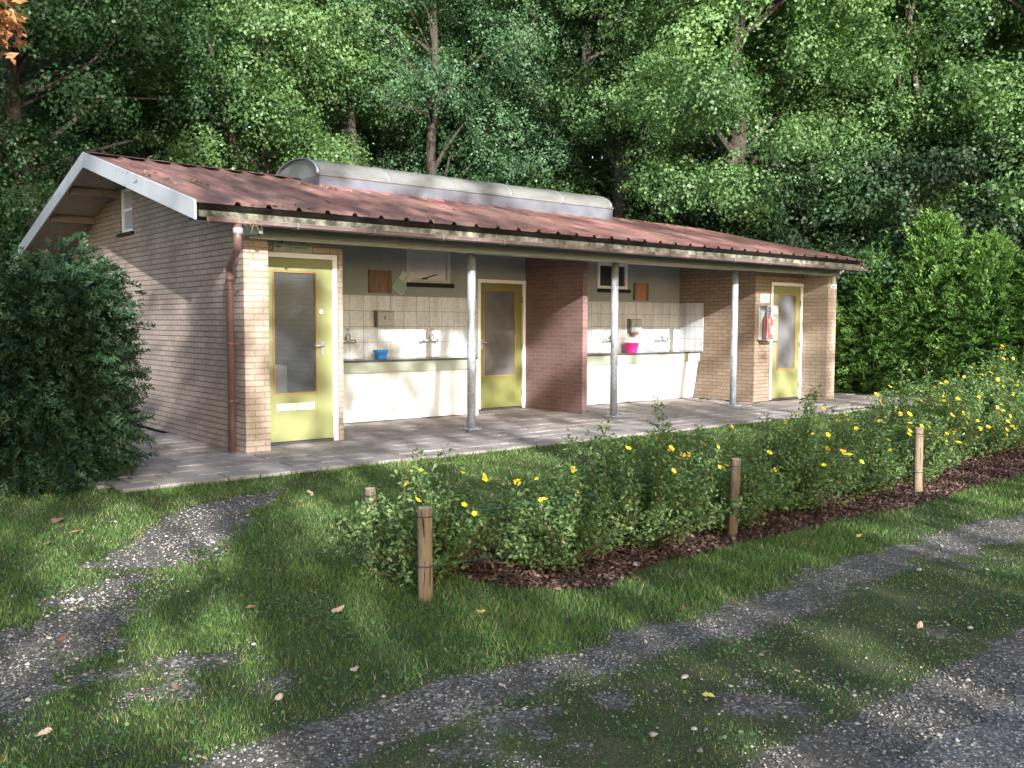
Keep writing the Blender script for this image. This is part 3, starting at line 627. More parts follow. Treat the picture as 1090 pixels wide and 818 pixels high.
counter(5.835, 9.535, 'white fronted sink counter in the right bay beside the red brick partition', False)
def tap(x_, z_, lab, yy=2.186):
    t = thing('wall_tap', (x_, yy, z_), lab, 'tap', 'wall taps over the sinks')
    part('body', MB().tube([(x_-.085, yy-.05, z_), (x_+.085, yy-.05, z_)], .017, 10).tube([(x_-.075, yy, z_), (x_-.075, yy-.05, z_)], .014, 8).tube([(x_+.075, yy, z_), (x_+.075, yy-.05, z_)], .014, 8), 'chrome', 0, t)
    for s_ in (-1, 1): part('knob', MB().tube([(x_+s_*.085, yy-.05, z_), (x_+s_*.11, yy-.055, z_), (x_+s_*.15, yy-.06, z_)], [.012, .028, .024], 10), 'chrome', 0, t)
    part('spout', MB().tube([(x_, yy-.05, z_), (x_, yy-.07, z_+.08), (x_, yy-.11, z_+.11), (x_, yy-.16, z_+.09), (x_, yy-.18, z_+.03)], .011, 8), 'chrome', 0, t)
    return t
tap(2.40, 1.11, 'chrome wall tap at the left end of the left bay, half behind the pier'); tap(3.79, 1.11, 'chrome wall tap near the steel column in the left bay')
tap(7.62, 1.075, 'chrome wall tap behind the middle steel column in the right bay'); tap(9.0, 1.075, 'chrome wall tap at the right end of the right bay')
def hook(x_, z_, lab):
    t = thing('wall_hook', (x_, 2.186, z_), lab, 'hook', 'hooks above the taps')
    part('rosette', MB().tube([(x_, 2.186, z_), (x_, 2.176, z_)], .026, 12), 'alu', 0, t); part('peg', MB().tube([(x_, 2.176, z_), (x_, 2.14, z_-.005), (x_, 2.13, z_+.02)], .007, 8), 'alu', 0, t)
hook(3.90, 1.275, 'small steel hook above the tap in the left bay'); hook(2.46, 1.275, 'small steel hook by the pier in the left bay')
def dispenser(x_, z0, z1, lab, two=False):
    t = thing('towel_dispenser', (x_, 2.186, z0), lab, 'dispenser', 'dispensers on the tiles')
    wd = .135
    part('case', MB().prism([(2.187, z0), (2.187, z1), (2.11, z1), (2.085, z1-.03), (2.085, z0+.02), (2.10, z0)], 'X', x_-wd, x_+wd), 'grey', .006, t)
    part('side_plate', MB().prism([(2.186, z0-.004), (2.186, z1+.004), (2.108, z1+.004), (2.083, z1-.03), (2.083, z0+.018), (2.10, z0-.004)], 'X', x_-wd-.012, x_-wd+.001), 'greydark', .003, t)
    part('keyhole', MB().box(x_-.03, x_-.012, 2.080, 2.086, z0+.10, z0+.155).box(x_+.05, x_+.066, 2.080, 2.086, z0+.09, z0+.11), 'ink', 0, t)
    if two: part('outlet', MB().box(x_-.11, x_+.04, 2.07, 2.16, z0-.055, z0-.006), 'board', .003, t)
dispenser(3.03, 1.315, 1.545, 'grey metal dispenser on the tiles above the blue bucket')
dispenser(8.26, 1.215, 1.455, 'grey metal dispenser on the tiles above the pink bucket', True)
def plank(x0, x1, z0, z1, m_, lab, dark):
    t = thing('wall_board', ((x0+x1)/2, 2.199, z0), lab, 'wooden board', 'wooden boards on the upper wall')
    part('board', MB().box(x0+.05, x1-.05, 2.172, 2.1985, z0, z1), m_, .002, t)
    part('stile', MB().box(x0, x0+.048, 2.165, 2.1985, z0-.004, z1+.004), dark, .002, t); part('stile', MB().box(x1-.048, x1, 2.165, 2.1985, z0-.004, z1+.004), dark, .002, t)
plank(2.805, 3.18, 1.80, 2.115, 'board', 'dark brown wooden board on the grey wall of the left bay', 'board')
plank(8.275, 8.655, 1.795, 2.095, 'orangeboard', 'reddish wooden board on the grey wall of the right bay', 'board')
def bucket(x_, y_, m_, lab, rnd):
    t = thing('bucket', (x_, y_, .867), lab, 'bucket', 'plastic buckets on the counters')
    n_ = 26 if rnd else 4
    if rnd: part('tub', MB().lathe((x_, y_, .867), [(.001, .004), (.095, 0), (.10, .012), (.125, .155), (.135, .157), (.135, .17), (.119, .168), (.092, .016), (.001, .014)], n_), m_, 0, t)
    else:
        q = .72; B_ = lambda a0, a1, b0, b1, c0, c1: MB().box(x_+a0*q, x_+a1*q, y_+b0*q, y_+b1*q, .867+(c0-.867)*q, .867+(c1-.867)*q)
        part('tub', MB().hexa([(x_+px_*q, y_+py_*q, .867+pz_*q) for px_, py_, pz_ in ((-.09, -.07, 0), (.09, -.07, 0), (.09, .07, 0), (-.09, .07, 0), (-.105, -.085, .133), (.105, -.085, .133), (.105, .085, .133), (-.105, .085, .133))]), m_, .008, t)
        rm = MB()
        for bx_ in (B_(-.118, .118, -.098, -.085, .985, 1.04), B_(-.118, .118, .085, .098, .985, 1.04), B_(-.118, -.105, -.085, .085, .985, 1.04), B_(.105, .118, -.085, .085, .985, 1.04)): rm.add(bx_.v, bx_.f)
        part('rim', rm, m_, .004, t)
    hk = .13 if rnd else .086
    part('handle', MB().tube([(x_+hk*cos(a), y_-.03-.10*sin(a)*hk/.13, .867+(.15-.04*sin(a))*(1 if rnd else .74)) for a in np.linspace(0, pi, 12)], .006, 6), m_, 0, t)
bucket(2.87, 1.98, 'blue', 'small blue plastic bucket on the left sink counter', False)
bucket(8.02, 1.98, 'pink', 'small bright pink plastic bucket on the right sink counter', True)
# ------------------------------------------------------------------ signs, plates, extinguisher
st = thing('notice', (3.37, 2.199, 1.78), 'tilted pale green and white notice stuck to the grey wall beside the window', 'notice')
def dia(cx_, cz_, w_, h_, ang, y0, y1):
    ca, sa = cos(ang), sin(ang); p = [(cx_+ca*sx*w_-sa*sz*h_, cz_+sa*sx*w_+ca*sz*h_) for sx, sz in ((-1, -1), (1, -1), (1, 1), (-1, 1))]
    return [(q[0], y0, q[1]) for q in p]+[(q[0], y1, q[1]) for q in p]
def diabox(mb_, *a):
    q = dia(*a); mb_.hexa([q[0], q[1], q[5], q[4], q[3], q[2], q[6], q[7]])
q = MB(); diabox(q, 3.375, 1.95, .10, .155, radians(-38), 2.192, 2.1985); part('sheet', q, 'sticker', 0, st)
q = MB(); diabox(q, 3.335, 1.90, .093, .08, radians(-38), 2.1885, 2.1915); part('lower_band', q, 'stickergreen', 0, st)
q = MB()
for k in range(4): diabox(q, 3.40+k*.014, 1.99+.017*k-.01, .05-.006*k, .006, radians(52), 2.1885, 2.1915)
part('print_mark', q, 'stickergreen', 0, st)
bsg = thing('door_sign', (.72, .33, 2.15), 'pale green sign with dark emblem and four lines of print above the left door', 'sign')
part('plate', MB().box(.482, .955, .318, .3325, 2.152, 2.285), 'signgreen', .002, bsg)
rr = random.Random(3); q = MB()
for ln, (xe) in enumerate((.915, .915, .895, .875)):
    xx = .635
    while xx < xe:
        wl = rr.choice([.008, .011, .013]); hh = rr.choice([.013, .016, .016])
        zb = 2.252-ln*.0285
        if rr.random() > .13:
            k = rr.random()
            q.box(xx, xx+.003, .3155, .3178, zb, zb+hh)
            if k > .3: q.box(xx+.0032, xx+wl-.002, .3155, .3178, zb+(hh-.003 if k > .6 else 0), zb+(hh if k > .6 else .003))
            if k > .5: q.box(xx+wl-.0018, xx+wl, .3155, .3178, zb, zb+hh)
        xx += wl+.004
part('print_mark', q, 'ink', 0, bsg)
part('emblem', MB().prism([(.54, 2.243), (.605, 2.243), (.605, 2.272), (.57, 2.272)], 'Y', .3155, .3178).prism([(.50, 2.212), (.60, 2.212), (.57, 2.20), (.55, 2.192), (.53, 2.20)], 'Y', .3155, .3178), 'ink', 0, bsg)
pl = thing('wall_plate', (.145, -.005, 1.93), 'small white plate with a dark line on the left brick pier', 'sign')
part('plate', MB().box(.072, .22, -.014, -.005, 1.93, 2.0), 'signwhite', .002, pl)
part('print_mark', MB().box(.085, .207, -.0165, -.0143, 1.946, 1.957), 'ink', 0, pl); part('print_mark', MB().box(.12, .17, -.0165, -.0143, 1.978, 1.984), 'signblue', 0, pl)
pl = thing('wall_plate', (11.2, 0, 2.02), 'small blue and white plate on the far right brick pier', 'sign')
part('plate', MB().box(11.11, 11.28, -.011, -.001, 2.02, 2.10), 'signwhite', .002, pl); part('print_mark', MB().box(11.13, 11.26, -.0135, -.0113, 2.04, 2.065), 'signblue', 0, pl)
lb = thing('vent_stub', (11.17, 0, 2.12), 'short white pipe stub under the eave on the far right pier', 'pipe'); part('stub', MB().box(11.14, 11.20, -.04, -.001, 2.11, 2.235), 'white', .004, lb)
es = thing('safety_sign', (9.82, .5, 1.75), 'white safety sign with green symbol above the fire extinguisher', 'sign')
part('plate', MB().box(9.70, 9.95, .49, .5, 1.755, 1.90), 'signwhite', .002, es)
part('symbol', MB().prism([(9.815, 1.885), (9.845, 1.885), (9.845, 1.835), (9.875, 1.835), (9.83, 1.79), (9.785, 1.835), (9.815, 1.835)], 'Y', .486, .4895).box(9.75, 9.91, .486, .4895, 1.768, 1.777), 'exitgreen', 0, es)
cb = thing('extinguisher_cabinet', (9.80, .5, 1.08), 'clear fronted grey cabinet on the brown brick beside the right door', 'cabinet')
cx0, cx1, cz0, cz1, cy0 = 9.62, 9.915, 1.09, 1.70, .29
part('back_plate', MB().box(cx0, cx1, .483, .498, cz0, cz1), 'grey', .004, cb)
part('frame', MB().box(cx0, cx0+.012, cy0, cy0+.014, cz0, cz1).box(cx1-.012, cx1, cy0, cy0+.014, cz0, cz1).box(cx0, cx1, cy0, .483, cz0, cz0+.012).box(cx0, cx1, cy0, .483, cz1-.012, cz1).box(cx0, cx0+.012, .465, .483, cz0, cz1).box(cx1-.012, cx1, .465, .483, cz0, cz1), 'grey', .002, cb)
part('side_cover', MB().box(cx0+.002, cx0+.006, cy0+.015, .464, cz0+.013, cz1-.013).box(cx1-.006, cx1-.002, cy0+.015, .464, cz0+.013, cz1-.013), 'clear', 0, cb)
part('cover', MB().box(cx0, cx1, cy0-.008, cy0-.001, cz0, cz1), 'clear', 0, cb)
part('instruction_card', MB().box(9.75, 9.935, cy0+.003, cy0+.006, 1.55, 1.69), 'sticker', 0, cb)
ex = thing('fire_extinguisher', (9.785, .39, 1.11), 'red fire extinguisher inside the clear cabinet', 'fire extinguisher')
xe, ye = 9.785, .392
part('cylinder', MB().lathe((xe, ye, 1.11), [(.001, 0), (.07, 0), (.08, .02), (.08, .34), (.06, .385), (.03, .40), (.03, .43), (.001, .43)], 22), 'red', 0, ex)
part('valve', MB().box(xe-.02, xe+.02, ye-.02, ye+.02, 1.54, 1.57).prism([(xe-.03, 1.57), (xe+.09, 1.60), (xe+.09, 1.612), (xe-.03, 1.59)], 'Y', ye-.01, ye+.01), 'black', .003, ex)
part('hose', MB().tube([(xe-.02, ye-.02, 1.55), (xe-.07, ye-.05, 1.53), (xe-.09, ye-.06, 1.45), (xe-.09, ye-.06, 1.28), (xe-.085, ye-.06, 1.2)], .011, 8), 'black', 0, ex)
part('base_ring', MB().lathe((xe, ye, 1.105), [(.082, 0), (.083, .03), (.081, .03), (.081, 0)], 22), 'black', 0, ex)
part('print_label', MB().box(xe-.04, xe+.04, ye-.0835, ye-.0805, 1.2, 1.34), 'sticker', 0, ex)
# ------------------------------------------------------------------ posts and wires
POSTS = [(-1.245, -5.142, .50, .04, 'post', 'short round wooden post at the near corner of the shrub bed, wire round its middle'),
         (-1.085, -4.341, .47, .037, 'postdark', 'dark weathered post half hidden at the left end of the shrubs'),
         (1.215, -5.291, .55, .036, 'postdark', 'short wooden post in front of the dense middle shrubs'),
         (3.868, -5.287, .575, .038, 'post', 'sunlit short wooden post in front of the right-hand yellow flowering shrubs')]
for i, (x_, y_, h_, r0, m_, lab) in enumerate(POSTS):
    t = thing('wooden_post', (x_, y_, -.1), lab, 'post', 'low posts round the shrub bed')
    rg = np.random.default_rng(i+40); n_ = 16; prof_ = [(-.05, 1.0), (.08, 1.02), (.25, 1.0), (h_*.7, .99), (h_-.012, .985), (h_-.003, .93), (h_, .88)]
    lean = rg.normal(0, .03, 2); vs = []
    rad = 1+.05*rg.normal(size=n_)
    for z_, k in prof_: vs += [(x_+lean[0]*z_+r0*k*rad[q_]*cos(2*pi*q_/n_), y_+lean[1]*z_+r0*k*rad[q_]*sin(2*pi*q_/n_), -.1+z_) for q_ in range(n_)]
    fs = [(a*n_+k, a*n_+(k+1) % n_, (a+1)*n_+(k+1) % n_, (a+1)*n_+k) for a in range(len(prof_)-1) for k in range(n_)]
    part('shaft', MB().add(vs, fs, True), m_, 0, t)
    part('end_grain', MB().add(vs[-n_:]+[(x_+lean[0]*h_, y_+lean[1]*h_, -.1+h_+.002)], [(k, (k+1) % n_, n_) for k in range(n_)]), 'posttop', 0, t)
    for zz in (.185, .455*h_/.5): part('wire_wrap', MB().lathe((x_+lean[0]*zz, y_+lean[1]*zz, -.1+zz), [(r0+.0005, -.003), (r0+.005, -.002), (r0+.005, .002), (r0+.0005, .003)], 16), 'black', 0, t)
def wire(a, b, za, zb, lab, sag=.02):
    p = [(a[0]+(b[0]-a[0])*t_, a[1]+(b[1]-a[1])*t_-.0, za+(zb-za)*t_-sag*4*t_*(1-t_)) for t_ in np.linspace(0, 1, 14)]
    o = MB().tube(p, .0016, 5).build('fence_wire', M['wire']); tag(o, lab, 'wire', 'green wires between the posts')
F_ = lambda p: (p[0], p[1]-.045)
wire(F_(POSTS[0]), F_(POSTS[2]), .355, .385, 'upper green wire from the near corner post to the middle post'); wire(F_(POSTS[0]), F_(POSTS[2]), .085, .10, 'lower green wire from the near corner post to the middle post')
wire(F_(POSTS[2]), F_(POSTS[3]), .385, .41, 'upper green wire from the middle post to the sunlit right post'); wire(F_(POSTS[2]), F_(POSTS[3]), .10, .12, 'lower green wire from the middle post to the sunlit right post')
wire((POSTS[0][0]-.03, POSTS[0][1]+.03), (POSTS[1][0]-.03, POSTS[1][1]-.04), .355, .33, 'upper green wire between the near corner post and the dark post behind it')
wire((POSTS[0][0]-.03, POSTS[0][1]+.03), (POSTS[1][0]-.03, POSTS[1][1]-.04), .085, .09, 'lower green wire between the near corner post and the dark post behind it')
# ------------------------------------------------------------------ flowering shrubs
def flower_mesh(name, m_):
    me = MB()
    for k in range(5):
        a = 2*pi*k/5; ca, sa = cos(a), sin(a); R = lambda x_, y_, z_: (x_*ca-y_*sa, x_*sa+y_*ca, z_)
        me.add([R(.001, 0, 0), R(.009, -.008, .003), R(.017, -.006, .005), R(.019, 0, .004), R(.017, .006, .005), R(.009, .008, .003)], [(0, 1, 2, 3, 4, 5)])
    me.lathe((0, 0, 0), [(.0045, -.002), (.004, .005), (.001, .007)], 7)
    m__ = bpy.data.meshes.new(name); m__.from_pydata(me.v, [], me.f); m__.materials.append(m_); return m__
FM = [flower_mesh('flower', M['petal']), flower_mesh('flower_orange', M['petalorange'])]
SHR = [(-1.0, -4.76, .52, .66, 8, 'small loose shrub with yellow flowers between the two left-end posts'),
       (-.25, -4.84, .58, .72, 6, 'open shrub with few yellow flowers right of the near corner post'),
       (.55, -4.80, .62, .86, 7, 'shrub with tall upright tips just left of the middle post'),
       (1.45, -4.78, .66, .80, 10, 'dense green shrub directly behind the middle post'),
       (2.42, -4.72, .66, .80, 12, 'dense shrub with scattered flowers right of the middle post'),
       (3.35, -4.68, .66, .76, 12, 'shrub just left of the sunlit right post'),
       (4.35, -4.62, .70, .80, 14, 'sunlit shrub behind the sunlit right post'),
       (5.35, -4.40, .70, .84, 26, 'taller sunlit flowering shrub second right of the sunlit post'),
       (6.4, -4.3, .75, .93, 30, 'tall yellow flowering shrub near the right edge of the picture'),
       (7.5, -4.2, .80, 1.0, 30, 'tall yellow flowering shrub cut by the right edge of the picture'),
       (8.7, -4.0, .8, 1.0, 8, 'far end shrub of the flowering row beyond the right edge')]
SHR = [(a_, b_-(.20 if i_ > 0 else 0), c_*(.98, .9, 1.04, .93, 1.0, .9, 1.03)[i_ % 7], d_*(1.0, .84, 1.0, .86, .98, .84, .98)[i_ % 7]*(.95 if i_ < 6 else 1.07), n_, l_) for i_, (a_, b_, c_, d_, n_, l_) in enumerate(SHR)]
for si, (sx, sy, sr, sh, nf, lab) in enumerate(SHR):
    rg = np.random.default_rng(100+si); t = thing('flowering_shrub', (sx, sy, -.09), lab, 'shrub', 'row of yellow flowering shrubs')
    ns = int(125*sr/.6); stm = MB(); C = []; D = []; tips = []
    for k in range(ns):
        a = rg.uniform(0, 2*pi); rr_ = sr*np.sqrt(rg.uniform(0, 1)); dz = sh*(1-.62*(rr_/sr)**2)*rg.uniform(.5, 1.08)*(1+.3*(rg.random() < .12))
        b0 = np.array([sx+.25*rr_*cos(a)*.8, sy+.25*rr_*sin(a)*.8, -.1]); tip = np.array([sx+rr_*cos(a)*1.02, sy+rr_*sin(a)*.88, -.09+dz])
        mid = b0*.45+tip*.55+np.array([cos(a), sin(a), 0])*.06*rg.uniform(.2, 1)+rg.normal(0, .02, 3)
        if k % 2 == 0: stm.tube([b0, mid, tip], [.006, .004, .0015], 4, False)
        n_ = int(46*dz/.6); tt = rg.uniform(.06, 1.03, n_)**.85; P = (1-tt)[:, None]**2*b0+2*((1-tt)*tt)[:, None]*mid+(tt**2)[:, None]*tip
        for q_ in range(3):
            off = rg.normal(0, .026, (n_, 3)); C.append(P+off); D.append(off*1.4+np.array([0, 0, .05])+rg.normal(0, .03, (n_, 3)))
        tips.append(tip)
    C = np.concatenate(C); D = np.concatenate(D); keep = C[:, 2] > -.08; C, D = C[keep], D[keep]
    part('stem', stm, 'stem', 0, t)
    al = unit(D+rg.normal(0, .02, D.shape)); nrm = np.cross(al, rg.normal(size=al.shape))+np.array([0, 0, .9])
    npmesh('foliage', leaves(C, nrm, rg.uniform(.022, .044, len(C)), rg, .5, al), 4, M['cinquefoil'], t, np.clip(rg.beta(2, 2.2, len(C)), 0, 1))
    tips = np.array(tips); order = np.argsort(-(tips[:, 2]-.35*(tips[:, 1]-sy)))[:nf*3]; ch = rg.choice(order, nf, replace=False)
    for q_, k in enumerate(ch):
        for e_ in range(rg.integers(1, 3)):
            f = bpy.data.objects.new('flower', FM[0] if rg.random() < .85 else FM[1]); COL.objects.link(f); f.parent = t
            p = tips[k]+rg.normal(0, .012, 3)+np.array([0, 0, .012])
            f.location = Vector(p)-OFF[t.name]; f.rotation_euler = (rg.uniform(-.1, 1.1), rg.uniform(-.6, .6), rg.uniform(-.9, .9)); s_ = rg.uniform(.85, 1.4)*(1.05 if si > 4 else .9); f.scale = (s_, s_, s_)
# ------------------------------------------------------------------ yew bushes (left) and conifer hedge (right)
def yew(cx_, cy_, rx, ry, h_, n_, seed, lab):
    rg = np.random.default_rng(seed); t = thing('yew_bush', (cx_, cy_, -.04), lab, 'bush', 'dark evergreen bushes at the gable')
    ns = n_//22; d = unit(rg.normal(size=(ns, 3))); d[:, 2] = np.abs(d[:, 2])*1.1-.12
    bump_ = 1+.09*np.sin(d[:, 0]*7+seed)+.08*np.sin(d[:, 2]*9+d[:, 1]*6)+rg.normal(0, .06, ns)
    rr_ = rg.uniform(.55, 1.0, ns)**.5*bump_
    zz = np.clip(d[:, 2], -.1, 1); prof_ = np.where(zz < .6, 1, np.sqrt(np.clip(1-((zz-.6)/.55)**2, .05, 1)))
    hor = unit(d[:, :2])*prof_[:, None]*np.sqrt(rg.uniform(.25, 1, ns))[:, None]**.4
    P = np.stack([cx_+rx*rr_*hor[:, 0], cy_+ry*rr_*hor[:, 1], -.04+np.clip(rg.uniform(0.02, 1, ns)**.9*h_*(.75+.25*bump_)*np.clip(1.12-.35*np.hypot(hor[:, 0], hor[:, 1])**3, .2, 1.1), .05, 9)], 1)
    out = np.stack([P[:, 0]-cx_, P[:, 1]-cy_, (P[:, 2]-h_*.45)*.7], 1); out = unit(out)+rg.normal(0, .35, (ns, 3)); out[:, 2] += .12; out = unit(out)
    L = rg.uniform(.08, .18, ns); k = np.linspace(.0, 1, 22)
    C = P[:, None]+out[:, None]*(L[:, None]*k)[:, :, None]; C[:, :, 2] -= (.04*(k**2))[None]
    side = unit(np.cross(out, rg.normal(size=out.shape))); sg = np.where(np.arange(22) % 2 == 0, 1, -1)
    C = C+side[:, None]*(sg*.012)[None, :, None]+rg.normal(0, .006, C.shape)
    A = (side[:, None]*sg[None, :, None]+out[:, None]*.7).reshape(-1, 3); Nn = np.cross(np.repeat(out, 22, 0), A)+rg.normal(0, .25, A.shape)
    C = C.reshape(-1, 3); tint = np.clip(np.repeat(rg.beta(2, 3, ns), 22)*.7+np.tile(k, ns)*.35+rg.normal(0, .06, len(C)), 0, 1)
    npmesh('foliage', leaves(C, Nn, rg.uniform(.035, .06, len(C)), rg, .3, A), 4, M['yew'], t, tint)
    stm = MB()
    for q_ in range(10):
        a = rg.uniform(0, 6.28); stm.tube([(cx_+.1*cos(a), cy_+.1*sin(a), -.05), (cx_+.3*rx*cos(a), cy_+.3*ry*sin(a), h_*.4), (cx_+.55*rx*cos(a), cy_+.55*ry*sin(a), h_*.75)], [.04, .028, .01], 6)
    part('stem', stm, 'bark', 0, t)
yew(-2.12, -.28, .82, .92, 2.0, 190000, 7, 'large dark green yew bush hiding the left end of the gable wall')
yew(-3.3, .35, .95, .95, 2.25, 60000, 8, 'taller dark yew bush at the left edge behind the big bush')
HEDGE = [(13.35, 2.6, 2.2), (13.5, 1.6, 2.35), (13.75, .55, 2.75), (13.9, -.5, 3.45), (14.1, -1.45, 2.95), (14.35, -2.4, 2.7), (14.6, -3.5, 3.2), (14.9, -4.5, 2.8), (15.3, -5.6, 3.3)]
HL = ['conifer of the hedge right behind the washhouse end wall', 'second hedge conifer from the washhouse, lower than its right neighbour', 'hedge conifer with a leaning pointed tip third from the washhouse',
      'tallest pointed hedge conifer, in the middle of the sunlit hedge', 'hedge conifer just right of the tallest one', 'hedge conifer at the right edge of the picture', 'hedge conifer beyond the right edge', 'hedge conifer beyond the right edge, second', 'hedge conifer beyond the right edge, last']
for hi, (hx, hy, hh) in enumerate(HEDGE):
    rg = np.random.default_rng(300+hi); t = thing('hedge_conifer', (hx, hy, -.04), HL[hi], 'conifer', 'conifers of the clipped hedge')
    ns = 1900; z = hh*rg.uniform(.01, 1, ns)**.85; rad = .98*np.clip(1-(z/hh)**1.9, 0, 1)**.8+.04
    a = rg.uniform(0, 2*pi, ns); rr_ = rad*rg.uniform(.62, 1.08, ns)
    P = np.stack([hx+rr_*np.cos(a)*.95, hy+rr_*np.sin(a), -.04+z], 1)
    out = np.stack([np.cos(a), np.sin(a), .25+.9*(z/hh)**2+rg.normal(0, .25, ns)], 1)+rg.normal(0, .25, (ns, 3)); out = unit(out)
    K = 26; L = rg.uniform(.16, .36, ns); k = np.linspace(0, 1, K)
    side = unit(np.cross(out, np.array([0, 0, 1.])+rg.normal(0, .5, (ns, 3)))); sg = np.where(np.arange(K) % 2 == 0, 1, -1)*(1-.6*k)
    C = P[:, None]+out[:, None]*(L[:, None]*k)[:, :, None]+side[:, None]*(sg*.05)[None, :, None]; C[:, :, 2] -= (.05*k**2)
    A = (side[:, None]*(sg*.9)[None, :, None]+out[:, None]).reshape(-1, 3); Nn = np.cross(np.repeat(out, K, 0), np.repeat(side, K, 0))+rg.normal(0, .25, A.shape)
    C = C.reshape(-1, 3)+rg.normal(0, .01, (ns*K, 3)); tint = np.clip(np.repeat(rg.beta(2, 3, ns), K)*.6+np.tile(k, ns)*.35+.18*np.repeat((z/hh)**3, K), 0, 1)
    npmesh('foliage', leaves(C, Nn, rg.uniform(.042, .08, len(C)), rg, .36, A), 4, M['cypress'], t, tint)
    C = []; A = []
    for q_ in range(34):
        a_ = rg.uniform(0, 2*pi); r_q = .85*np.sqrt(rg.random()); zb = hh*(1-.52*r_q**1.6)-.22; Lq = rg.uniform(.3, .62)*(1.25-r_q*.6); k_ = np.linspace(0, 1, 40); lean_ = rg.normal(0, .12, 2)
        ax = np.stack([hx+r_q*cos(a_)+lean_[0]*k_, hy+r_q*sin(a_)+lean_[1]*k_, zb+Lq*k_], 1); an = rg.uniform(0, 2*pi, 40); w_ = .085*(1-k_)+.012
        C.append(ax+np.stack([np.cos(an)*w_, np.sin(an)*w_, .02+0*k_], 1)); A.append(np.stack([np.cos(an), np.sin(an), .9+0*k_], 1))
    C = np.concatenate(C); A = np.concatenate(A)
    lf = npmesh('leading_shoot', leaves(C, np.cross(A, rg.normal(size=A.shape)), rg.uniform(.06, .11, len(C)), rg, .38, A), 4, M['cypress'], t, np.clip(rg.beta(3, 2, len(C))+.1, 0, 1))
    part('trunk', MB().tube([(hx, hy, -.05), (hx, hy, hh*.5), (hx, hy, hh*.92)], [.07, .045, .01], 8), 'bark', 0, t)
# ------------------------------------------------------------------ trees
def tree(name, x_, y_, hgt, r0, cz0, cz1, rx, ry, ncl, nlf, lsize, m_, bark, seed, lab, group=None, lean=(0, 0), flat=.62, clr=(.55, 1.2), fork=False, cat='tree', droop=0., dense=2.9, lscale=.60):
    rg = np.random.default_rng(seed); t = thing(name, (x_, y_, -.05), lab, cat, group)
    tr = MB(); zt = hgt*.86; pts = []; n_ = 8
    wv = rg.normal(0, .12, (n_, 2)); wv[0] = 0
    for k in range(n_):
        f = k/(n_-1); pts.append((x_+lean[0]*f+wv[k][0]*(f > 0), y_+lean[1]*f+wv[k][1]*(f > 0), -.08+zt*f))
    tr.tube(pts, [r0*(1.35 if k == 0 else 1)*(1-.85*k/(n_-1))+.015 for k in range(n_)], 12)
    at_ = lambda z: np.array([np.interp(z, [p[2] for p in pts], [p[i] for p in pts]) for i in range(3)])
    cc = np.array([x_+lean[0]*.7, y_+lean[1]*.7, (cz0+cz1)/2]); rz = (cz1-cz0)/2
    d = unit(rg.normal(size=(ncl, 3)))*(rg.uniform(.12, 1, (ncl, 1))**.42); cl = cc+d*np.array([rx, ry, rz]); cr = rg.uniform(clr[0], clr[1], ncl)
    for k in range(0, ncl, 2):
        b0 = at_(max(.8, min(zt*.95, cl[k][2]-rg.uniform(.6, 2.2)))); tip = cl[k]; mid = b0*.5+tip*.5+np.array([0, 0, .25])+rg.normal(0, .2, 3); ln = np.linalg.norm(tip-b0)
        tr.tube([b0, b0*.6+mid*.4+rg.normal(0, .06, 3), mid, tip], [min(r0*.45, .02+.02*ln), .016+.013*ln, .012+.007*ln, .008], 6, False)
    if fork:
        for sx in (-1, 1): tr.tube([at_(zt*.3), at_(zt*.45)+np.array([sx*.6, 0, 0]), at_(zt*.8)+np.array([sx*1.3, .2, 0])], [r0*.6, r0*.45, r0*.2], 9)
    part('trunk', tr, bark, 0, t)
    nlf = int(nlf*dense); lsize = lsize*lscale; nt_ = nlf//13; wgt = cr**2; ci = rg.choice(ncl, nt_, p=wgt/wgt.sum()); dd = unit(rg.normal(size=(nt_, 3))); rad = rg.uniform(0, 1, (nt_, 1))**.4
    T_ = cl[ci]+dd*rad*cr[ci][:, None]*np.array([1, 1, flat]); T_[:, 2] -= droop*np.hypot(dd[:, 0], dd[:, 1])*rad[:, 0]*cr[ci]
    T_ += (np.sin(T_[:, [1, 2, 0]]*5.3+seed)+np.sin(T_[:, [2, 0, 1]]*8.1))*.07
    tn = unit(dd*.95+np.array([0, 0, .4])+rg.normal(0, .3, (nt_, 3))); ti = np.repeat(np.arange(nt_), 13)[:nlf]; nlf = len(ti)
    o3 = rg.normal(0, 1, (nlf, 3))*lsize*1.35; o3 -= tn[ti]*np.sum(o3*tn[ti], 1, keepdims=True)*.55
    C = T_[ti]+o3; Nn = tn[ti]+rg.normal(0, .42, (nlf, 3))+o3/lsize*.18
    tint = np.clip(.45+.2*(cr[ci]-1)[ti]+rg.normal(0, .12, nlf)+.16*rg.normal(size=nt_)[ti]+.12*rg.normal(size=ncl)[ci][ti], 0, 1)
    npmesh('crown', leaves(C, Nn, rg.uniform(.7, 1.3, nlf)*lsize, rg, .72), 4, m_, t, tint)
    return t
def at_heading(deg, dist): a = radians(deg); return CAMP[0]+dist*sin(a), CAMP[1]+dist*cos(a)
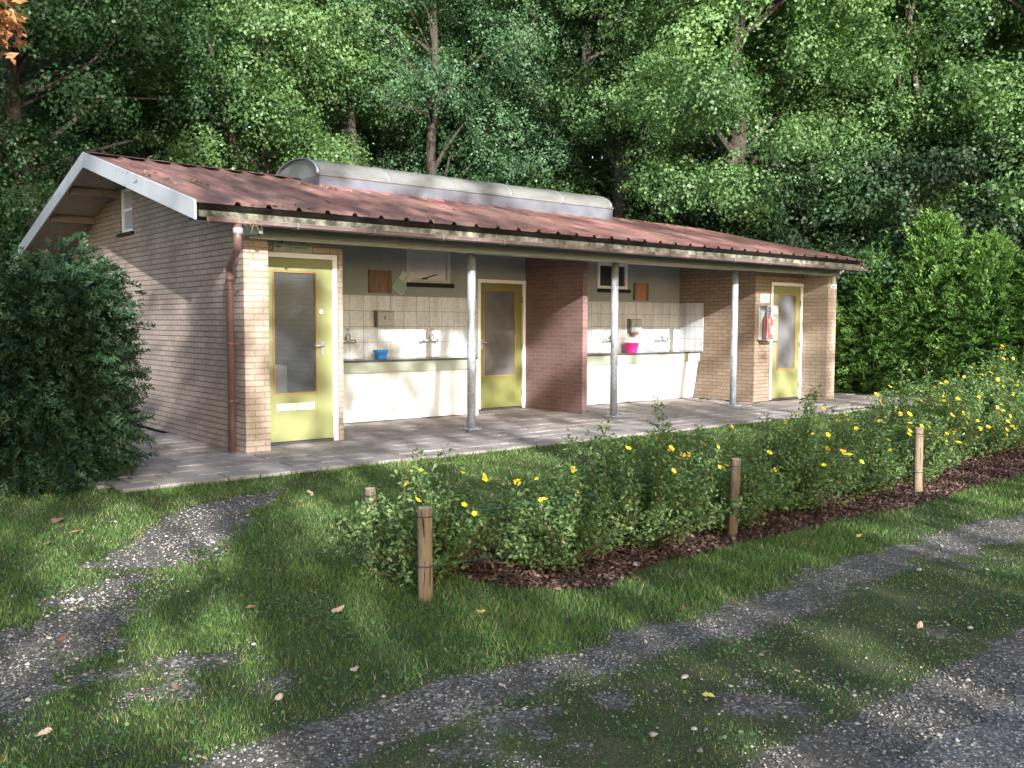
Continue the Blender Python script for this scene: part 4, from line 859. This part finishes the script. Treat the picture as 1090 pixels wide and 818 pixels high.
TR = [ # heading, distance, height, trunk r, crown z0, z1, rx, ry, clumps, leaves, leaf size, material, bark, label
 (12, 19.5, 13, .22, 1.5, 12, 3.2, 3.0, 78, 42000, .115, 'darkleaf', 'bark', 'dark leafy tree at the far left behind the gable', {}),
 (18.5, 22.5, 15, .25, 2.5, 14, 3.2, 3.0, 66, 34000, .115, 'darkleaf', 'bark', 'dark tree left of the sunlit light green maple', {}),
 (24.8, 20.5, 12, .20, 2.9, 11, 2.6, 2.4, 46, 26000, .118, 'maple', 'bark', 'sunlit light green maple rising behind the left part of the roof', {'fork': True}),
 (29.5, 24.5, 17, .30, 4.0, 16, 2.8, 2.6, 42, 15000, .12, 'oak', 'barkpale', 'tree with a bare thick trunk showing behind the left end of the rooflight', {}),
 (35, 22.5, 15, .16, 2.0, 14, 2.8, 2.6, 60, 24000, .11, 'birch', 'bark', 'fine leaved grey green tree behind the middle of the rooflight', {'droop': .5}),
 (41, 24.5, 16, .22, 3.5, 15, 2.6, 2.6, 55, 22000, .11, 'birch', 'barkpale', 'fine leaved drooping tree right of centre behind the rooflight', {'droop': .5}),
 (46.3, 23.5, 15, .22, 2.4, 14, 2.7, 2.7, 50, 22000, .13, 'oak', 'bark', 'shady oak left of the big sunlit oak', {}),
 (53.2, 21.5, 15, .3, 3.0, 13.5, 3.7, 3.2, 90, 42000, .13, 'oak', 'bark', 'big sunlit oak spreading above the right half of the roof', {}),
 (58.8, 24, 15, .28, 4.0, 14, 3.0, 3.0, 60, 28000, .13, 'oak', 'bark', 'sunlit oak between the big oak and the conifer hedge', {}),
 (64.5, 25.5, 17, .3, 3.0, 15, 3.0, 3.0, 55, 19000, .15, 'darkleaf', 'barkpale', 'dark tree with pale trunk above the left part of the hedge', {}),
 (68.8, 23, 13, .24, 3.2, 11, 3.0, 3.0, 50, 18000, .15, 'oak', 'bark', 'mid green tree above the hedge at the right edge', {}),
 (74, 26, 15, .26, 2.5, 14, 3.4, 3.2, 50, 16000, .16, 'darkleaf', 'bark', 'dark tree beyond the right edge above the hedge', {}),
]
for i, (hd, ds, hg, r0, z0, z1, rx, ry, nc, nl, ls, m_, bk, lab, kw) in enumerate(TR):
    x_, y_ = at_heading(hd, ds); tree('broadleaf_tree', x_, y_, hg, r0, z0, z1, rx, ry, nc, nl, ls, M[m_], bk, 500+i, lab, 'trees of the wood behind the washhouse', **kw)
BK = [(8, 29, 18), (15, 30, 19), (21.5, 31, 19), (27.5, 33, 20), (33, 31, 18), (38.5, 33, 19), (44, 31, 18), (50, 32, 19), (56, 33, 19), (62, 33, 20), (68, 32, 19), (74, 32, 18)]
BL = ['far left', 'behind the dark tree left of the maple', 'behind the light green maple', 'behind the bare thick trunk', 'behind the rooflight middle', 'behind the fine leaved trees', 'behind the shady oak', 'behind the big sunlit oak', 'behind the right side of the big oak', 'behind the pale trunk', 'behind the mid green right tree', 'beyond the right edge']
for i, (hd, ds, hg) in enumerate(BK):
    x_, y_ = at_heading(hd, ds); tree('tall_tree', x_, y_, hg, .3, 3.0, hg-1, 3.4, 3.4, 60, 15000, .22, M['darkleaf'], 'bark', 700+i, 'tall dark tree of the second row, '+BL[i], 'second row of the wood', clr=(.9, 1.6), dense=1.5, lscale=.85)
# trunks of saplings in the shade of the wood
for i, (hd, ds, hg, r0) in enumerate([(15.5, 24, 11, .09), (28.3, 21.5, 12, .10), (30.4, 22.5, 13, .14), (31.6, 27, 14, .12), (37.8, 26, 12, .1), (49.6, 26, 12, .12), (61.8, 23, 11, .13)]):
    x_, y_ = at_heading(hd, ds); rg = np.random.default_rng(800+i)
    SL = ['left of the maple', 'just left of the rooflight', 'above the left end of the rooflight', 'right of the bare thick trunk', 'between the fine leaved trees', 'in the gap left of the big oak', 'above the hedge near the roof corner']
    t = tree('slender_tree', x_, y_, hg, r0, hg*.55, hg, 1.2, 1.2, 16, 2600, .14, M['darkleaf' if i % 2 else 'oak'], 'bark' if i % 3 else 'barkpale', 800+i, 'slender tree with a thin bare trunk '+SL[i], 'slender trees in the wood', lean=tuple(rg.normal(0, .5, 2)))
UN = [(45, 25.5, 6, 'low leafy tree in the shade right of the rooflight'), (50, 22.5, 5.6, 'low leafy tree under the big sunlit oak, left side'), (54.5, 21.5, 5.2, 'low leafy tree under the big sunlit oak, right side'), (58.5, 21.5, 5.4, 'low leafy tree behind the right end of the roof'),
      (62.5, 22, 5.6, 'low leafy tree between roof corner and hedge tips'), (66.5, 24, 6, 'low leafy tree above the hedge near the pale trunk'), (39.5, 27, 6.4, 'low leafy tree behind the right half of the rooflight'), (33, 26, 6.4, 'low leafy tree behind the left half of the rooflight'), (21, 25, 6, 'low leafy tree behind the roof left of the maple'), (14.5, 22, 4.6, 'low leafy tree behind the gable tip')]
for i, (hd, ds, hg, lab) in enumerate(UN):
    x_, y_ = at_heading(hd, ds); tree('understorey_tree', x_, y_, hg, .08, .3, hg, 1.9, 1.8, 34, 9000, .14, M['far_shaded' if i % 3 else 'darkleaf'], 'bark', 900+i, lab, 'low trees in the shade of the wood', clr=(.6, 1.0))  # darker leaf colour stands in for the shade under the oak
# far wood and undergrowth: one mass
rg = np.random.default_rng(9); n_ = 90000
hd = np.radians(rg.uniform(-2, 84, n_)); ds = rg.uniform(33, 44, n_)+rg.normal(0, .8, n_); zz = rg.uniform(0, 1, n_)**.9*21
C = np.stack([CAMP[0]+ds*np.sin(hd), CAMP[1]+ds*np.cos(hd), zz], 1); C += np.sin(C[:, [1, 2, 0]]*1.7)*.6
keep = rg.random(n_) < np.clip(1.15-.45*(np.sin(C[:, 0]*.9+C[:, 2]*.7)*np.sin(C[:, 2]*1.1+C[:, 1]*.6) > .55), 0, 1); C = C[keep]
fw_ = npmesh('far_wood', leaves(C, rg.normal(size=C.shape)+np.array([0, -.3, .6]), rg.uniform(.3, .6, len(C)), rg, .8), 4, M['far_shaded'], None, rg.beta(2, 3, len(C)))
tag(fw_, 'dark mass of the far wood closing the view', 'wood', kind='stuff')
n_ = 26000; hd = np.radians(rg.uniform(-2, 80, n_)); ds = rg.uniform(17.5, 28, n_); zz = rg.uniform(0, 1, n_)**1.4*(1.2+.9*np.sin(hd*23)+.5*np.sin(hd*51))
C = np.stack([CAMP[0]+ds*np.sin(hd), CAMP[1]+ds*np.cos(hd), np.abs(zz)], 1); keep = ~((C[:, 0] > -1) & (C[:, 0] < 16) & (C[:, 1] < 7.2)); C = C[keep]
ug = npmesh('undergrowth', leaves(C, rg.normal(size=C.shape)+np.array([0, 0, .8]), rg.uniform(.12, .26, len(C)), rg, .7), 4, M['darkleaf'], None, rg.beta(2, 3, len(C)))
tag(ug, 'low leafy undergrowth at the foot of the wood', 'undergrowth', kind='stuff')
# tree with reddening leaves reaching in at the top left corner
t = thing('autumn_tree', (-4.6, 1.5, -.05), 'tree with reddening leaves whose branch hangs in the top left corner', 'tree')
part('trunk', MB().tube([(-4.6, 1.5, -.1), (-4.55, 1.5, 2.5), (-4.5, 1.45, 5.5), (-4.4, 1.4, 7.5)], [.2, .16, .11, .04], 10).tube([(-4.5, 1.45, 4.6), (-3.7, .8, 4.85), (-2.7, .42, 4.55), (-2.05, .3, 4.0)], [.06, .04, .025, .008], 7), 'bark', 0, t)
C = np.concatenate([np.array([-2.12, .3, 4.05])+rg.normal(0, 1, (130, 3))*np.array([.09, .14, .14]), np.array([-2.6, .45, 4.5])+rg.normal(0, 1, (500, 3))*np.array([.3, .25, .2]), np.array([-4.6, 1.4, 6.6])+rg.normal(0, 1, (3000, 3))*np.array([.9, .9, 1.0])])
npmesh('crown', leaves(C, rg.normal(size=C.shape)*.5+np.array([0, 0, .8]), rg.uniform(.08, .16, len(C)), rg, .45), 4, M['orangeleaf'], t, rg.random(len(C)))
# ------------------------------------------------------------------ unseen trees across the road, added and shaped to throw the dappled shade
LIT = [ # (u, v, ru, rv, keep) seen along the sun's rays: openings cut in the crowns so sun lands on chosen spots
 (-1.05, 2.7, .8, 1.7, .12), (-2.05, 3.65, .3, .4, .1), (.12, 1.75, .24, .75, .02), (.14, .9, .2, .35, .6), (1.04, 1.3, .16, .9, .03), (.58, .42, .34, .3, .05), (.62, 2.12, .4, .16, .3),
 (2.62, 2.12, .3, .25, .05), (3.4, 2.12, .42, .28, .05), (1.9, 1.9, .3, .35, .6), (2.6, 1.2, 1.2, .5, .66), (3.2, 1.3, .35, .5, .2), (4.5, 1.55, .3, .3, .3), (5.0, 1.95, .5, .28, .05), (5.15, 2.3, .3, .35, .1),
 (6.4, 2.45, .45, .3, .2), (7.6, 2.6, 1.1, .45, .03), (7.3, 1.75, 1.7, .5, .03), (8.7, 1.6, .4, .4, .3), (9.2, 2.0, .2, .9, .08), (9.25, 1.4, .3, .35, .08), (9.95, 2.1, .5, .9, .2), (10.65, 2.3, .4, 1.1, .1),
 (2.8, 3.75, 1.9, .5, .0), (4.6, 3.35, 1.4, .45, .1), (6.8, 3.4, 2.6, .6, .05), (1.2, 4.3, .8, .3, .5),
 (2.2, -.30, 1.1, .36, .0), (4.5, .3, 1.4, .4, .1), (12.9, 1.3, 1.3, .35, .05), (7.8, -.12, 2.5, .5, .03), (10.2, .2, 2.6, .9, .0), (6.4, -1.05, 1.3, .4, .1), (6.3, -1.55, 1.0, .22, .3), (.1, -1.25, .5, .3, .2), (-.9, -1.3, .7, .42, .05), (-.5, -2.05, .4, .2, .1), (-.45, -2.42, .3, .16, .0), (4.6, -1.95, .9, .25, .15),
 (13.8, 3.2, 2.6, 1.75, .0), (1.4, 9.0, 1.6, 3.4, .12), (5.5, 9.5, 2.4, 4, .45), (-2.4, 10.5, .7, 1.5, .35)]
def keep_p(u, v):
    k = np.ones(u.shape)
    wu = .10*np.sin(u*6.1+v*3.3)+.07*np.sin(v*9.7-u*4.1); wv = .10*np.sin(v*5.3-u*2.9)+.06*np.sin(u*11.3+v*2.2)
    for (a, b, ru, rv, kp) in LIT:
        sc = min(1, 2.2*min(ru, rv)); d = np.hypot((u-a+wu*sc)/ru, (v-b+wv*sc)/rv); k = np.minimum(k, kp+(1-kp)*smooth(.85, 1.25, d))
    top = np.interp(u, [-14, -3, -.6, .2, 7, 9, 18, 30], [15, 15, 14, 4.6, 4.6, 5.4, 5.6, 5.0])+.5*np.sin(u*1.9)+.35*np.sin(u*4.7+1)
    k *= 1-smooth(top-.5, top+.3, v)*np.where(u > 0, 1, .8)
    return k
ST = [(-11, 17), (-7, 18), (-3.5, 19), (-.3, 16), (3.2, 13.5), (6.8, 13.5), (10.5, 14), (14.2, 14), (18, 14), (22, 14)]
SNM = ['first', 'second', 'third', 'fourth', 'fifth', 'sixth', 'seventh', 'eighth', 'ninth', 'tenth']
rg = np.random.default_rng(77); ALO = -23.
nl = 62000; u = rg.uniform(-13, 24, nl); v = rg.uniform(-4.2, 15, nl)
k = keep_p(u, v)*np.where(v > 6, .75, 1); sel = rg.random(nl) < k; u, v = u[sel], v[sel]; al = ALO+rg.normal(0, 1.4, len(u))
zz = (v-al*sin(EL))/cos(EL); C = np.stack([u*cos(AZ)+al*sin(AZ), -u*sin(AZ)+al*cos(AZ), zz], 1)
own = np.argmin(np.abs((u+rg.normal(0, .6, len(u)))[:, None]-np.array([s[0] for s in ST])[None]), 1)
for i, (su, hg) in enumerate(ST):
    bx, by = su*cos(AZ)+ALO*sin(AZ), -su*sin(AZ)+ALO*cos(AZ)
    t = thing('shade_caster_tree', (bx, by, -.1), 'unseen leafy tree across the road, shaped to cast dappled shade, %s counted from the veranda left' % SNM[9-i], 'tree', 'unseen trees shaped to cast shade')
    m_ = own == i; Ci = C[m_]
    tb = MB().tube([(bx, by, -.15), (bx+.1, by, hg*.35), (bx, by+.1, hg*.7), (bx, by, hg*.95)], [.26, .2, .12, .03], 10)
    for q_ in Ci[rg.choice(len(Ci), min(26, len(Ci)), replace=False)]:
        b0 = np.array([bx, by, max(2., q_[2]-1.5)]); tb.tube([b0, (b0+q_)/2+np.array([0, 0, .2]), q_], [.05, .03, .008], 5, False)
    part('trunk', tb, 'bark', 0, t)
    npmesh('crown', leaves(Ci, rg.normal(size=Ci.shape)+np.array([0, .9, .2]), rg.uniform(.22, .38, len(Ci)), rg, .75), 4, M['shade'], t, rg.random(len(Ci)))
# ------------------------------------------------------------------ grass, pebbles, bark chips, litter
rg = np.random.default_rng(21)
def scatter(n, x0, x1, y0, y1, near=5.5, power=1.6):
    P = np.stack([rg.uniform(x0, x1, n), rg.uniform(y0, y1, n)], 1); Q = np.column_stack([P, np.full(n, -.08)])
    px, py, z = px_of(Q); ok = (z > .8) & (px > -70) & (px < 1160) & (py < 960); d = np.maximum(z, .5)
    return P[ok & (rg.random(n) < np.minimum(1, (near/d)**power))]
def on_paving(x, y):
    fe = -1.34+.30*(fbm(x, y*0, 1.3, 11.)-.5)+.05*np.sin(x*9.1)
    return ((x > -1.72) & (x < 12.6) & (y > fe)) | ((x > 12.6) & (y > -1.75) & (y < -.35)) | ((y > -.3) & (x > -1.7) & (x < 11.4))
P = scatter(2500000, -5.5, 18, -8.6, 2.5, 4.4, 1.8); x, y = P[:, 0], P[:, 1]
gw, mw = gravel_w(x, y), mulch_w(x, y)
patch = np.clip(.62+1.6*(fbm(x, y, 1.1, 50.)-.5), 0, 1.2); fine = np.clip(.5+2.2*(fbm(x, y, 6., 70.)-.5), 0, 1)
ge = np.clip(gw+1.5*(fbm(x, y, 6.5, 210.)-.5)*np.clip(gw*8, 0, 1), 0, 1); dens = np.clip(1.03-1.15*ge-(1-fine)*.3*ge, 0.04, 1)*np.clip(1-1.6*mw, 0, 1)*(.55+.45*patch)
dens *= np.where(y < -6.45, np.clip(.35+1.1*fbm(x, y, 2.3, 33.)*fine, .3, 1), 1); dens = np.maximum(dens, .012*(y > -7.3)); dens[on_paving(x, y)] = 0; dens[(y < -7.62)] = 0; dens[(x > 12.8) & (y > -.2)] *= 1
sel = rg.random(len(x)) < dens; x, y, gw, patch = x[sel], y[sel], gw[sel], patch[sel]; n_ = len(x); z = ground_z(x, y)
dist = np.hypot(x-CAMP[0], y-CAMP[1]); near_edge = np.exp(-np.abs(y+1.45)/.1)
hgt = rg.uniform(.010, .029, n_)*(1-.55*gw)*(.75+.5*patch)+near_edge*.02*(x > -1.7); verge = ((y < -5.5) & (y > -6.1)); hgt *= np.where(verge, 1.25, 1); hgt *= np.where(y < -6.45, .5, 1); hgt += .018*(y > -1.42)*(y < -.9)*(x > -1.8)*rg.random(n_)
hgt *= np.where(rg.random(n_) < .03, 1.7, 1)
wd = .0019*np.maximum(1, dist/4.0)*rg.uniform(.8, 1.5, n_); a = rg.uniform(0, 2*pi, n_); ln = rg.normal(0, .45, (n_, 2))*hgt[:, None]
G = np.empty((n_, 3, 3)); G[:, 0] = np.stack([x-np.cos(a)*wd, y-np.sin(a)*wd, z-.002], 1); G[:, 1] = np.stack([x+np.cos(a)*wd, y+np.sin(a)*wd, z-.002], 1); G[:, 2] = np.stack([x+ln[:, 0], y+ln[:, 1], z+hgt], 1)
tint = np.clip(.30+.3*(patch-.6)+rg.normal(0, .14, n_), 0, .66); dry = rg.random(n_) < .05+.22*np.clip(fbm(x, y, 1.9, 140.)-.5, 0, 1)*2+.10*gw; tint = np.where(dry, rg.uniform(.8, 1, n_), tint)
gm = npmesh('lawn_grass', G.reshape(-1, 3), 3, M['grass'], None, tint); tag(gm, 'short green grass of the lawn and verges', 'grass', kind='stuff')
print('grass', n_)
# clover and daisy leaves low in the turf
P = scatter(260000, -5.5, 12, -8.0, -1.5, 4.6, 1.7); x, y = P[:, 0], P[:, 1]; sel = (rg.random(len(x)) < np.clip(2.6*(fbm(x, y, 2.2, 60.)-.52), .02, .8)) & (gravel_w(x, y) < .55) & (mulch_w(x, y) < .4) & ~on_paving(x, y) & (y > -7.5); x, y = x[sel], y[sel]; n_ = len(x)
km = npmesh('clover', leaves(np.stack([x, y, ground_z(x, y)+rg.uniform(.010, .032, n_)], 1), rg.normal(0, .35, (n_, 3))+np.array([0, 0, 1]), rg.uniform(.010, .024, n_), rg, .85), 4, M['clover'], None, rg.beta(2, 2, n_)); tag(km, 'clover and small weed leaves low in the lawn', 'clover', kind='stuff')
# pebbles on the tracks
P = scatter(480000, -5.5, 10, -8.6, -1.7, 4.2, 1.9); x, y = P[:, 0], P[:, 1]; gw = gravel_w(x, y)
fine = np.clip(.5+2.2*(fbm(x, y, 4., 80.)-.5), 0, 1)
sel = (rg.random(len(x)) < np.minimum(1, gw**.8+.03+.26*(y < -6.4)*fine)*(.3+.7*fine)*.75) & (mulch_w(x, y) < .3) & ~on_paving(x, y); x, y = x[sel], y[sel]; n_ = len(x); z = ground_z(x, y)+.003+(y < -7.6)*.004
oc = np.array([(1, 0, 0), (0, 1, 0), (-1, 0, 0), (0, -1, 0), (0, 0, 1), (0, 0, -1)], float); of = np.array([(0, 1, 4), (1, 2, 4), (2, 3, 4), (3, 0, 4), (1, 0, 5), (2, 1, 5), (3, 2, 5), (0, 3, 5)])
s_ = (.0026+.0052*rg.random(n_)**2.2)*np.where(rg.random(n_) < .05, 2.0, 1)*np.where((x < -.4) & (y > -5.3), 1.25, 1); Vv = oc[None]*s_[:, None, None]*rg.uniform(.65, 1.3, (n_, 6, 1)); Vv[:, :, 2] *= .6
a = rg.uniform(0, 6.28, n_); ca, sa = np.cos(a)[:, None], np.sin(a)[:, None]; Vx = Vv[:, :, 0]*ca-Vv[:, :, 1]*sa; Vy = Vv[:, :, 0]*sa+Vv[:, :, 1]*ca
V3 = np.stack([Vx+x[:, None], Vy+y[:, None], Vv[:, :, 2]+z[:, None]], -1); Fs = (of[None]+(np.arange(n_)*6)[:, None, None]).reshape(-1, 3)
pm = npmesh('gravel_stones', V3.reshape(-1, 3), 3, M['pebble'], None, np.repeat(np.clip(rg.beta(1.5, 3.6, n_)+.26*((x < -.3) & (y > -4.3)), 0, 1), 8), faces=Fs); tag(pm, 'small grey gravel stones on the wheel tracks', 'gravel', kind='stuff')  # left patch tinted paler: light pebbles, plus sunlight put into the tint
print('stones', n_)
# bark chips
P = scatter(90000, -1.4, 9, -5.9, -3.9, 6, 1.2); x, y = P[:, 0], P[:, 1]; sel = rg.random(len(x)) < mulch_w(x, y)*.75; x, y = x[sel], y[sel]; n_ = len(x); z = ground_z(x, y)+rg.uniform(.003, .02, n_)
nr = rg.normal(0, .45, (n_, 3))+np.array([0, 0, 1])
cm = npmesh('bark_mulch', leaves(np.stack([x, y, z], 1), nr, rg.uniform(.018, .055, n_), rg, .42), 4, M['chip'], None, np.clip(rg.beta(1.3, 3.2, n_), 0, 1)); tag(cm, 'reddish brown bark chips under the shrubs', 'bark mulch', kind='stuff')
# dry leaf litter lying in the roof ribs and along the paving
rx = np.concatenate([rg.normal(-.15, .25, 60), rg.normal(2.15, .22, 90), rg.uniform(-.5, 6, 40), rg.normal(.55, .3, 30)]); ry_ = np.concatenate([rg.normal(1.2, .25, 60), rg.normal(2.45, .14, 90), rg.uniform(-.35, 2.2, 40), rg.normal(-.3, .1, 30)])
rz_ = np.array([roof_z(a_, b_) for a_, b_ in zip(rx, ry_)])+.014
lm = npmesh('roof_litter', leaves(np.stack([rx, ry_, rz_], 1), rg.normal(0, .3, (len(rx), 3))+np.array([0, -.25, 1]), rg.uniform(.03, .09, len(rx)), rg, .5), 4, M['litter'], None, rg.random(len(rx))); tag(lm, 'dry leaf and twig litter lying on the roof sheets', 'leaf litter', kind='stuff')
# straws of grass growing out of the gutter above the downpipe
q = MB()
for k in range(11):
    x_ = -.2+rg.normal(0, .10); q.tube([(x_, -.5, 2.33), (x_+rg.normal(0, .03), -.55, 2.41), (x_+rg.normal(0, .06), -.60, 2.36), (x_+rg.normal(0, .08), -.61, 2.26+rg.normal(0, .04))], [.002, .0018, .0014, .0008], 4, False)
o = q.build('gutter_weed', mat('dry_straw', (.24, .20, .10), .8, .2)); tag(o, 'dry grass straws hanging from the gutter above the brown downpipe', 'weed')
# fallen leaves: each its own object
def leafmesh(seed, lob=True):
    rg2 = np.random.default_rng(seed); n__ = 22; pts = []
    for k in range(n__):
        a = 2*pi*k/n__; L = .5*(1+.28*np.cos(a*7+.6+rg2.uniform(0, 6))*(.6 if lob else .2))*(1-.25*abs(sin(a))); pts.append((L*cos(a)*1.15, L*sin(a)*.8, .12*cos(a*2+seed)*L+.06*rg2.normal()*.5))
    me = bpy.data.meshes.new('fallen_leaf'); me.from_pydata([(0, 0, .05)]+pts, [], [(0, 1+k, 1+(k+1) % n__) for k in range(n__)]); return me
LC = {'brown': (.20, .105, .06), 'tan': (.46, .34, .23), 'yellow': (.62, .45, .10), 'pink': (.50, .33, .27), 'rust': (.27, .11, .055), 'pale': (.55, .50, .38)}
LMat = {k: mat(k+'_dead_leaf', v, .75, .25, 30) for k, v in LC.items()}
FL = [(-2.33, -2.11, .17, 'brown', 'large curled brown leaf on the grass in front of the yew bush'), (-2.30, -2.50, .10, 'rust', 'rust coloured leaf just in front of the large curled brown one'),
 (-2.02, -2.35, .10, 'pale', 'pale leaf beside the upper end of the left gravel patch'), (-2.55, -2.75, .09, 'brown', 'brown leaf on the grass at the far left edge'),
 (-2.07, -5.82, .085, 'pink', 'pinkish lobed oak leaf on the grass left of the gravel track'), (-1.18, -5.54, .07, 'yellow', 'yellow leaf on the grass in front of the near corner post'),
 (-1.95, -5.10, .09, 'brown', 'brown leaf on the lawn left of the near corner post'), (-1.72, -5.05, .10, 'tan', 'tan leaf on the lawn next to the near corner post'), (-2.05, -4.78, .10, 'rust', 'rust leaf lying on bare soil in the middle of the lawn'),
 (-2.95, -4.72, .10, 'rust', 'rust leaf at the edge of the left gravel track'), (-3.02, -5.15, .07, 'tan', 'tan leaf on the grass below the left gravel track'), (-3.22, -5.62, .07, 'tan', 'tan leaf near the bottom left corner'),
 (-2.72, -5.55, .06, 'brown', 'small brown leaf in the lower left lawn'), (-2.45, -5.9, .06, 'pink', 'small pink brown leaf at the lower edge of the lawn'), (-1.72, -6.38, .06, 'tan', 'tan leaf lying on the gravel track'),
 (-1.15, -6.95, .07, 'yellow', 'yellow leaf on the worn verge by the road'), (-.62, -7.0, .055, 'tan', 'tan leaf on the worn verge, right of the yellow one'), (-.15, -7.25, .08, 'brown', 'brown curled leaf close to the dark road edge'),
 (.35, -7.05, .06, 'tan', 'tan leaf on the verge near the right edge'), (.85, -6.85, .06, 'rust', 'rust leaf on the right-hand verge'), (-.35, -6.15, .055, 'rust', 'rust leaf at the upper edge of the gravel track'), (1.9, -5.85, .06, 'yellow', 'yellow leaf on the grass strip before the bark mulch'),
 (-.45, -2.3, .11, 'tan', 'tan leaf on the lawn in front of the left door'), (4.6, -.3, .11, 'brown', 'brown leaf lying on the paving between the steel columns'), (5.45, -.62, .09, 'rust', 'dark leaf on the paving below the middle column'), (2.95, .1, .13, 'brown', 'crumpled brown leaf beside the foot of the left steel column')]
for i, (x_, y_, s_, cl, lab) in enumerate(FL):
    me = leafmesh(i, i % 3 != 1); me.materials.append(LMat[cl]); o = bpy.data.objects.new('fallen_leaf', me); COL.objects.link(o)
    onp = y_ > -1.3; o.location = (x_, y_, .004 if onp else float(ground_z(np.array(x_), np.array(y_)))+.022); s_ = s_*.72; o.scale = (s_, s_, s_); o.rotation_euler = (rg.normal(0, .25), rg.normal(0, .25), rg.uniform(0, 6.28))
    tag(o, lab, 'leaf', 'fallen leaves')
for i, (x_, y_, s_, lab) in enumerate([(-1.55, -7.02, .017, 'whitish flat stone on the worn verge'), (1.35, -6.55, .022, 'pale round stone on the far part of the gravel track'), (-1.05, -6.75, .018, 'small white stone beside the gravel track'), (.1, -5.42, .03, 'pale stone lying on the bark mulch'), (.55, -7.2, .02, 'grey stone at the edge of the dark road')]):
    q = MB(); rs = np.random.default_rng(i); vs = [((1+.18*rs.normal())*sin(b_)*cos(a_)*s_+x_, (1+.18*rs.normal())*sin(b_)*sin(a_)*s_*.7+y_, cos(b_)*s_*.45) for b_ in (.25, .8, 1.35, 1.9, 2.5) for a_ in np.linspace(0, 2*pi, 9)[:-1]]
    zz = float(ground_z(np.array(x_), np.array(y_)))+.012; vs = [(a_, b_, c_+zz) for a_, b_, c_ in vs]
    q.add(vs, [(r__*8+k, r__*8+(k+1) % 8, (r__+1)*8+(k+1) % 8, (r__+1)*8+k) for r__ in range(4) for k in range(8)]+[tuple(range(8))[::-1], tuple(range(32, 40))], True)
    tag(q.build('stone', mat('pale_stone', (.30, .285, .265), .8, .2, 20)), lab, 'stone', 'loose stones')
